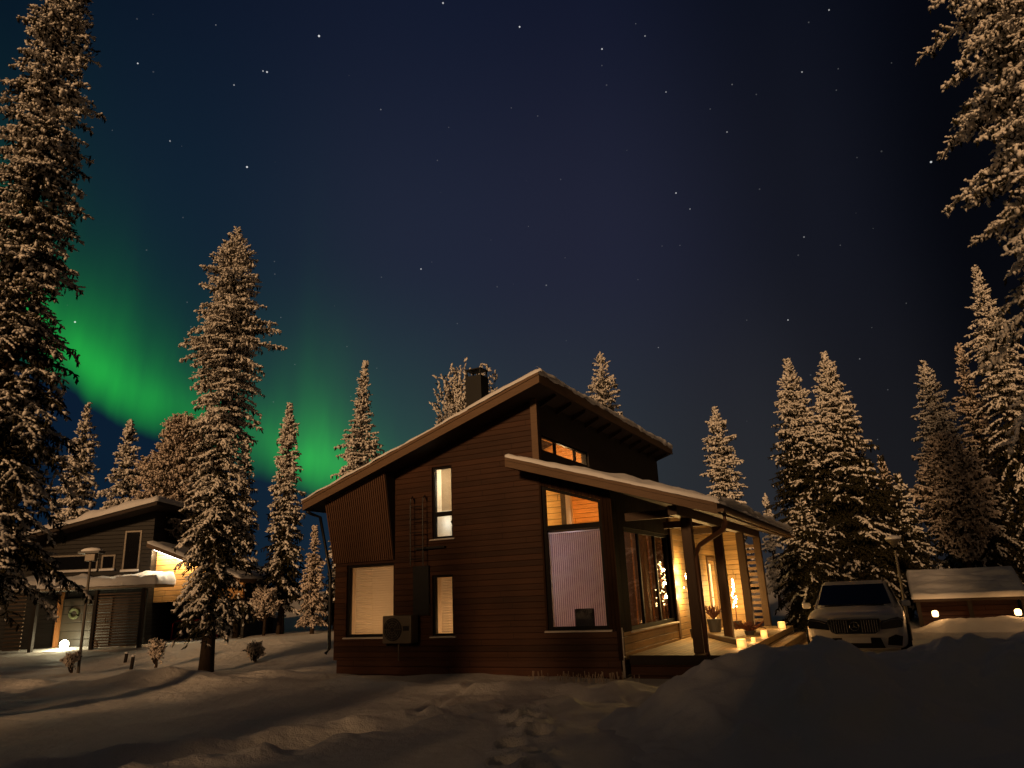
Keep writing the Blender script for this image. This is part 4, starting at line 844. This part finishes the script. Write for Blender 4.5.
def spruce(name, label, x, y, z, H, prof, seed, tuft=.12, nb=330, snow=(.45, .9), droop=.55, t0=.10, fan=.32, group='spruces around the houses', frost='frost', trunk_lean=0, dens=1., gap=.25, rise=.25, sr=(.22, .72)):
    """prof: list of (height fraction, radius in m)"""
    rng = np.random.default_rng(seed); T = thing(name, label, 'tree', (x, y, z), group=group)
    if seed < 100: tuft *= .80; nb = int(nb*1.15)
    hp = np.array([p[0] for p in prof]); rp = np.array([p[1] for p in prof])
    C = []; D = []; S_ = []; Lh = []
    ts = np.sort(t0+(1-t0)*rng.random(nb)**.92)
    wob = lambda t, a: 1+gap*2.0*vnoise(np.array(t*H*.9), np.array(a*.8), seed)+gap*.8*vnoise(np.array(t*H*3.1), np.array(a*2.), seed+3)
    step = tuft*.60/dens
    for i, t in enumerate(ts):
        a = i*2.39996+rng.normal(0, .35); L_ = max(.10, float(np.interp(t, hp, rp)*np.clip(wob(t, a), .35, 1.5)*(.72+.38*rng.random())))
        dr = droop*(1.15-t)*(.7+.6*rng.random()); up = rise+.75*max(0, t-.8)/.2; tq = min(1, max(0, (t-sr[0])/(sr[1]-sr[0]))); sf = snow[0]+(snow[1]-snow[0])*tq*tq*(3-2*tq)
        bsn = rng.random() < sf+.15
        n = max(3, int(L_/step)); s = (np.arange(n)+.5)/n
        # spine and side twigs in branch coordinates (radial, lateral, up)
        P_ = [np.stack([L_*s, 0*s, L_*(up*s-dr*s**1.8)], 1)]; Q_ = [np.stack([np.ones(n), 0*s, up-1.8*dr*s**.8], 1)]
        W_ = [np.full(n, bsn) & ((s > .3) | (rng.random(n) < .5))]; G_ = [1.1-.3*s]
        m = max(2, int(L_/(tuft*1.15)))
        for j in range(m):
            sj = .18+.8*(j+rng.random())/m; tl_ = fan*L_*(1.15-sj)*(.6+.8*rng.random())+tuft*.6; sg = 1 if j % 2 else -1
            k = max(1, int(tl_/step)); q = (np.arange(k)+.7)/k; an = .75+.45*rng.random()
            hg = rng.random()*.9*(1.1-t)
            P_.append(np.stack([L_*sj+tl_*q*math.cos(an), sg*tl_*q*math.sin(an), L_*(up*sj-dr*sj**1.8)-hg*tl_*q**1.4], 1))
            Q_.append(np.stack([np.full(k, math.cos(an)), np.full(k, sg*math.sin(an)), -hg*1.4*q**.4], 1))
            tw = bsn and rng.random() < sf+.2 or rng.random() < sf*.45
            W_.append(np.full(k, tw) & (rng.random(k) < .55+.6*sj)); G_.append(.85-.3*q)
        P_ = np.concatenate(P_); Q_ = np.concatenate(Q_); n = len(P_); ca, sa = math.cos(a), math.sin(a)
        C.append(np.stack([ca*P_[:, 0]-sa*P_[:, 1], sa*P_[:, 0]+ca*P_[:, 1], t*H+P_[:, 2]], 1)+rng.normal(0, tuft*.10, (n, 3)))
        D.append(np.stack([ca*Q_[:, 0]-sa*Q_[:, 1], sa*Q_[:, 0]+ca*Q_[:, 1], Q_[:, 2]], 1)+rng.normal(0, .16, (n, 3)))
        S_.append(np.concatenate(W_)); Lh.append(tuft*(1.0+.5*rng.random(n))*np.concatenate(G_)*(.70+.35*(1-t)))
        # dark needles hanging under the bough
        h = max(2, int(n*.35)); ii = rng.integers(0, n, h); cc = C[-1][ii].copy(); cc[:, 2] -= tuft*.75
        C.append(cc); D.append(np.tile([[0, 0, -1.]], (h, 1))+rng.normal(0, .35, (h, 3))); S_.append(rng.random(h) < sf*.35); Lh.append(tuft*(.7+.6*rng.random(h)))
    # leader tuft column and dark core
    nc = int(H*16); tt = t0+(1-t0)*rng.random(nc); aa = rng.random(nc)*6.28; rr = .30*np.interp(tt, hp, rp)*rng.random(nc)
    C.append(np.stack([rr*np.cos(aa), rr*np.sin(aa), tt*H], 1)); D.append(rng.normal(0, .5, (nc, 3))+np.array([0, 0, -.6])); S_.append(rng.random(nc) < .12+.5*(tt > .9)); Lh.append(np.full(nc, tuft*1.5)*(.5+.7*(1-tt)))
    tl_ = np.linspace(.93, 1.0, 9); C.append(np.stack([0*tl_, 0*tl_, tl_*H], 1)); D.append(np.tile([[0, 0, 1.]], (9, 1))+rng.normal(0, .15, (9, 3))); S_.append(np.ones(9, bool)); Lh.append(np.full(9, tuft*.9))
    C = np.concatenate(C); D = np.concatenate(D); S_ = np.concatenate(S_); Lh = np.concatenate(Lh)
    C[:, 0] += trunk_lean*(C[:, 2]/H)**2
    Wd = Lh*np.where(S_, .47, .26)*(.8+.4*rng.random(len(Lh)))
    V, F, k = tufts(C, D, Lh, Wd, rng)
    npmesh('crown', V, F, [M['needles'], M[frost]], np.repeat(S_.astype(int), k), T, False)
    b = MB(); r0 = .011*H+.04
    b.tube([(trunk_lean*f*f+.02*math.sin(f*9), .02*math.cos(f*7), -.2+f*(H*.97+.2)) for f in np.linspace(0, 1, 10)], [r0*(1-.93*f)*(1.25 if f == 0 else 1) for f in np.linspace(0, 1, 10)], 8); b.build('trunk', M['bark'], T, True)
    return T
def T_at(pxt, pyt, Y, zb=None):
    p = at(pxt, pyt, Y); x = p[0]; z = float(gz(x, Y)) if zb is None else zb
    return x, Y, z, p[2]-z
def rpx(pix, Y): return pix*Y/FPX*.97
def spr(label, px, py, Y, prof_px, seed, name='spruce_tree', **k):
    """prof_px: (pixel row, half width in pixels) list -> metric profile"""
    x, y, z, H = T_at(px, py, Y); pr = []
    for row, hw_ in prof_px:
        zz = at(px, row, Y)[2]-z; pr.append((zz/H, rpx(hw_, Y)))
    pr.sort(); return spruce(name, label, x, y, z, H, pr, seed, **k)

# tall spruces at the left
spr('towering dark spruce cut by the left edge of the photo', 80, -95, 12.2, [(-95, 3), (0, 34), (100, 46), (200, 52), (300, 52), (400, 68), (480, 76), (560, 80), (620, 60)], 1, tuft=.085, nb=620, snow=(.30, .60), droop=.8, t0=.13, gap=.38)
spr('tall slim spruce with snowy clumps and a bare dark trunk foot, before the neighbouring house', 237, 230, 20.3, [(230, 2), (270, 26), (330, 42), (400, 33), (440, 28), (500, 31), (560, 29), (610, 27), (648, 16)], 2, sr=(.15, .7), tuft=.095, nb=520, snow=(.30, .92), droop=.75, t0=.075, gap=.38, rise=.2)
spr('pale spruce rising behind the neighbouring roof, leftmost of the pair', 88, 404, 34, [(404, 1), (440, 12), (500, 23), (600, 28)], 3, tuft=.16, nb=200, snow=(.7, .95))
spr('shorter pale spruce behind the neighbouring roof, just left of the round frosted birch', 131, 421, 34, [(421, 1), (450, 11), (500, 21), (600, 28)], 4, tuft=.16, nb=180, snow=(.7, .95))
spr('narrow reddish spruce showing just right of the tall slim spruce', 247, 440, 29, [(440, 2), (500, 13), (560, 18), (640, 20)], 5, tuft=.14, nb=220, snow=(.25, .5))
spr('slender spruce standing before the green aurora, left of the house eave', 290, 404, 30, [(404, 1), (440, 11), (500, 16), (560, 20), (632, 24)], 6, tuft=.13, nb=330, snow=(.10, .92), droop=.6, gap=.3)
spr('small pinkish frosted spruce beside the left wall of the house', 315, 527, 30, [(527, 1), (560, 9), (600, 15), (630, 17)], 7, tuft=.10, nb=150, snow=(.85, .95), frost='frostpink')
spr('dark low spruce half hidden by the left wall of the house', 336, 545, 32, [(545, 2), (590, 10), (635, 17)], 8, tuft=.12, nb=130, snow=(.1, .25))
spr('crooked-topped spruce rising behind the low end of the main roof', 358, 362, 31, [(362, 1), (395, 9), (420, 11), (440, 19), (470, 22), (520, 24)], 9, tuft=.13, nb=300, snow=(.72, .95), trunk_lean=.35, gap=.4)
spr('bright frosted spruce top right of the roof ridge', 600, 353, 33, [(353, 1), (375, 12), (400, 20), (430, 24), (520, 30)], 10, tuft=.13, nb=240, snow=(.85, .97))
spr('lone spruce above the porch roof, with a bulging snowy middle', 715, 408, 31, [(408, 1), (430, 12), (450, 17), (480, 17), (520, 18), (600, 20)], 11, tuft=.125, nb=250, snow=(.55, .9), gap=.4)
spr('tiny pale spruce far away beyond the porch gutter', 765, 494, 46, [(494, 1), (520, 7), (560, 11), (600, 12)], 12, tuft=.16, nb=110, snow=(.8, .95))
spr('left spruce of the tall close pair beyond the car', 787, 361, 28.5, [(361, 1), (400, 18), (440, 24), (470, 26), (520, 36), (600, 40)], 13, sr=(.45, .88), tuft=.12, nb=430, snow=(.07, .97), droop=.6, dens=1.1, gap=.35)
spr('right spruce of the tall close pair beyond the car', 824, 354, 27.5, [(354, 1), (390, 16), (430, 26), (480, 38), (540, 44), (600, 48)], 14, sr=(.42, .88), tuft=.12, nb=470, snow=(.07, .97), droop=.6, dens=1.1, gap=.3)
spr('thin brownish young spruce behind the car lamp post, tallest of the dark ones there', 881, 458, 29.5, [(458, 1), (500, 12), (560, 20), (610, 24)], 15, tuft=.12, nb=220, snow=(.05, .25), rise=.5, droop=.4, frost='frostpink')
spr('dark young spruce right of the thin brownish one, over the car roof', 897, 475, 28, [(475, 1), (510, 14), (560, 28), (610, 34)], 16, tuft=.115, nb=260, snow=(.06, .25), droop=.7)
spr('pointed pale spruce with a round birch in front, left of the tallest right spruce', 923, 362, 30.5, [(362, 1), (390, 13), (430, 20), (470, 24), (560, 30)], 17, sr=(.4, .8), tuft=.125, nb=300, snow=(.15, .95))
spr('tallest pale spruce on the right, with long drooping boughs', 975, 268, 29., [(268, 1), (310, 14), (350, 24), (400, 30), (450, 36), (560, 44)], 18, sr=(.4, .85), tuft=.12, nb=460, snow=(.12, .97), droop=.95, gap=.35, fan=.2)
spr('frosted pinkish spruce behind the tallest right spruce', 958, 344, 31, [(344, 1), (370, 9), (420, 18), (500, 26)], 19, tuft=.13, nb=200, snow=(.6, .9), frost='frostpink')
spr('dark spruce with snow-lined lower boughs above the low shelter roof', 972, 448, 29.2, [(448, 1), (500, 20), (550, 34), (600, 40)], 20, tuft=.115, nb=300, snow=(.08, .3), droop=.9)
spr('dark broad spruce at the right edge above the low shelter', 1024, 430, 31, [(430, 2), (500, 24), (560, 40), (610, 46)], 21, tuft=.12, nb=280, snow=(.06, .28), droop=.8)
spr('very dark spruce low behind the last porch post', 800, 500, 25, [(500, 2), (540, 24), (580, 36), (615, 38)], 22, tuft=.11, nb=300, snow=(.04, .2), droop=.8)
spr('very dark spruce filling the gap behind the car roof', 850, 480, 31, [(480, 2), (540, 26), (610, 36)], 23, tuft=.13, nb=240, snow=(.04, .2), droop=.7)
# near spruce leaning in at the right edge
p = at(1040, 0, 10.2); zz = float(gz(p[0], 10.2))
spruce('spruce_tree', 'huge golden lit spruce whose boughs reach in from the upper right edge', p[0], 10.2, zz, 15.5, [(0, 1.5), (.25, 1.55), (.45, 1.5), (.62, 1.55), (.75, 1.3), (.9, .6), (1, .05)], 33, tuft=.09, nb=420, snow=(.80, .95), droop=1.0, t0=.25, fan=.34, gap=.42, rise=.35)

# frosted broadleaf trees
def birch(label, px, py, Y, wpx, base_row, seed, frost='frostpink', n0=26, tuft=.10, cat='tree', name='birch_tree', group='frosted birches'):
    x, y, z, H = T_at(px, py, Y); rng = np.random.default_rng(seed); T = thing(name, label, cat, (x, y, z), group=group)
    R = rpx(wpx, Y); zb = max(at(px, base_row, Y)[2]-z, .1*H); C = []; D = []; tr = MB()
    tr.tube([(0, 0, -.2), (.03, .02, zb), (0, .03, H*.8)], [.02*H**.8+.03, .015*H**.8+.03, .02], 8)
    for i in range(n0):
        a = i*2.4+rng.normal(0, .3); f = rng.random(); st = np.array([0, 0, zb*.7+(H*.72-zb*.7)*f]); tip = np.array([R*math.cos(a)*(1.0-.55*f)*(.6+.5*rng.random()), R*math.sin(a)*(1-.55*f)*(.6+.5*rng.random()), 0])
        tip[2] = st[2]+(H-st[2])*(.35+.6*rng.random())
        mid = (st+tip)/2+np.array([tip[0]*.2, tip[1]*.2, -.05*H])
        tr.tube([st, mid, tip], [.03, .02, .008], 5)
        ns = 13
        for k in range(ns):
            s = .25+.75*(k+rng.random())/ns; q = st*(1-s)**2+2*mid*s*(1-s)+tip*s*s
            L_ = .22*R*(1.2-.7*s)*(.6+.8*rng.random())+.12; d = (tip-st)/np.linalg.norm(tip-st)*.8+rng.normal(0, .55, 3)+np.array([0, 0, .35]); d /= np.linalg.norm(d)
            m_ = max(3, int(L_/(tuft*.55))); u = (np.arange(m_)+rng.random(m_))/m_
            C.append(q+d*(u*L_)[:, None]+rng.normal(0, tuft*.35, (m_, 3))); D.append(np.tile(d, (m_, 1))+rng.normal(0, .45, (m_, 3)))
    C = np.concatenate(C); D = np.concatenate(D); Lh = tuft*(.7+.6*rng.random(len(C))); S_ = rng.random(len(C)) < .86
    V, F, k = tufts(C, D, Lh, Lh*.34, rng); npmesh('crown', V, F, [M['needles'], M[frost]], np.repeat(S_.astype(int), k), T)
    tr.build('trunk', M['bark'], T, True); return T
spr('broad rounded frosted birch behind the tall slim spruce on the left', 186, 420, 31, [(420, 4), (435, 18), (465, 32), (510, 44), (570, 48), (640, 40)], 41, name='birch_tree', tuft=.13, nb=620, snow=(.8, .93), droop=.35, t0=.12, gap=.2, rise=.55, fan=.4, frost='frostpink', group='frosted birches')
birch('bushy many-tipped frosted birch rising behind the chimney', 466, 362, 33, 40, 470, 42, n0=130, tuft=.12, frost='frost')
spr('wide frosted birch with a reddish trunk above the low shelter', 941, 436, 28.6, [(436, 3), (452, 16), (480, 30), (510, 36), (540, 28), (560, 10)], 43, name='birch_tree', tuft=.12, nb=420, snow=(.72, .9), droop=.4, t0=.30, gap=.3, rise=.5, fan=.4, frost='frostpink', group='frosted birches')
birch('low frosted shrub in front of the slender spruce by the house', 266, 586, 29, 15, 615, 44, n0=40, tuft=.07, cat='shrub', name='frosted_shrub')
birch('little frosted sapling just left of the tall spruce trunk', 157, 641, 21.6, 7, 668, 45, n0=14, tuft=.045, cat='sapling', name='frosted_sapling', group='saplings in the snow')
birch('little frosted sapling right of the tall spruce trunk', 255, 645, 22.2, 8, 668, 46, n0=14, tuft=.045, cat='sapling', name='frosted_sapling', group='saplings in the snow')
birch('little frosted sapling at the foot of the T-headed lamp post', 72, 655, 20.6, 7, 675, 47, n0=12, tuft=.045, cat='sapling', name='frosted_sapling', group='saplings in the snow')

# unseen spruces added behind the viewer to throw dappled shade on the yard
rs = random.Random(5)
yard = [(-15.4+i*1.45, -6-1.2*rs.random(), 9.0+.5*rs.random()) for i in range(6)] + [(-24, -6, 8.4), (-21, -7, 8.9), (-18.4, -6, 8.8), (-6.0, -6.3, 8.3), (-4.6, -8, 11.6), (-3.5, -6, 10.6), (-2.6, -8, 12.0), (-1.6, -6, 10.8), (-.6, -8, 11.6), (.4, -6, 8.5), (1.6, -7.5, 8.9), (2.8, -5.5, 8.2), (4.0, -7.5, 8.7), (5.0, -5, 7.6), (6.2, -4, 7.2), (-26.4, -4, 12.6), (-29, -6, 13.4), (-31.5, -4, 13.), (-34, -5, 13.4), (-28, -8, 13.), (-30.4, -9, 14.), (-33, -8, 14.)]
for i, (x, y, H) in enumerate(yard):
    r = (.72 if -17 < x < -6 else 1.2)+.3*rs.random()
    spruce('spruce_tree', 'unseen spruce added behind the viewer to shade the yard', x, y, float(gz(x, y)), H, [(0, r), (.4, r), (.7, r*.7), (1, .08)], 100+i, tuft=.22, nb=190, snow=(.4, .8), t0=.03, group='unseen spruces added for shade')
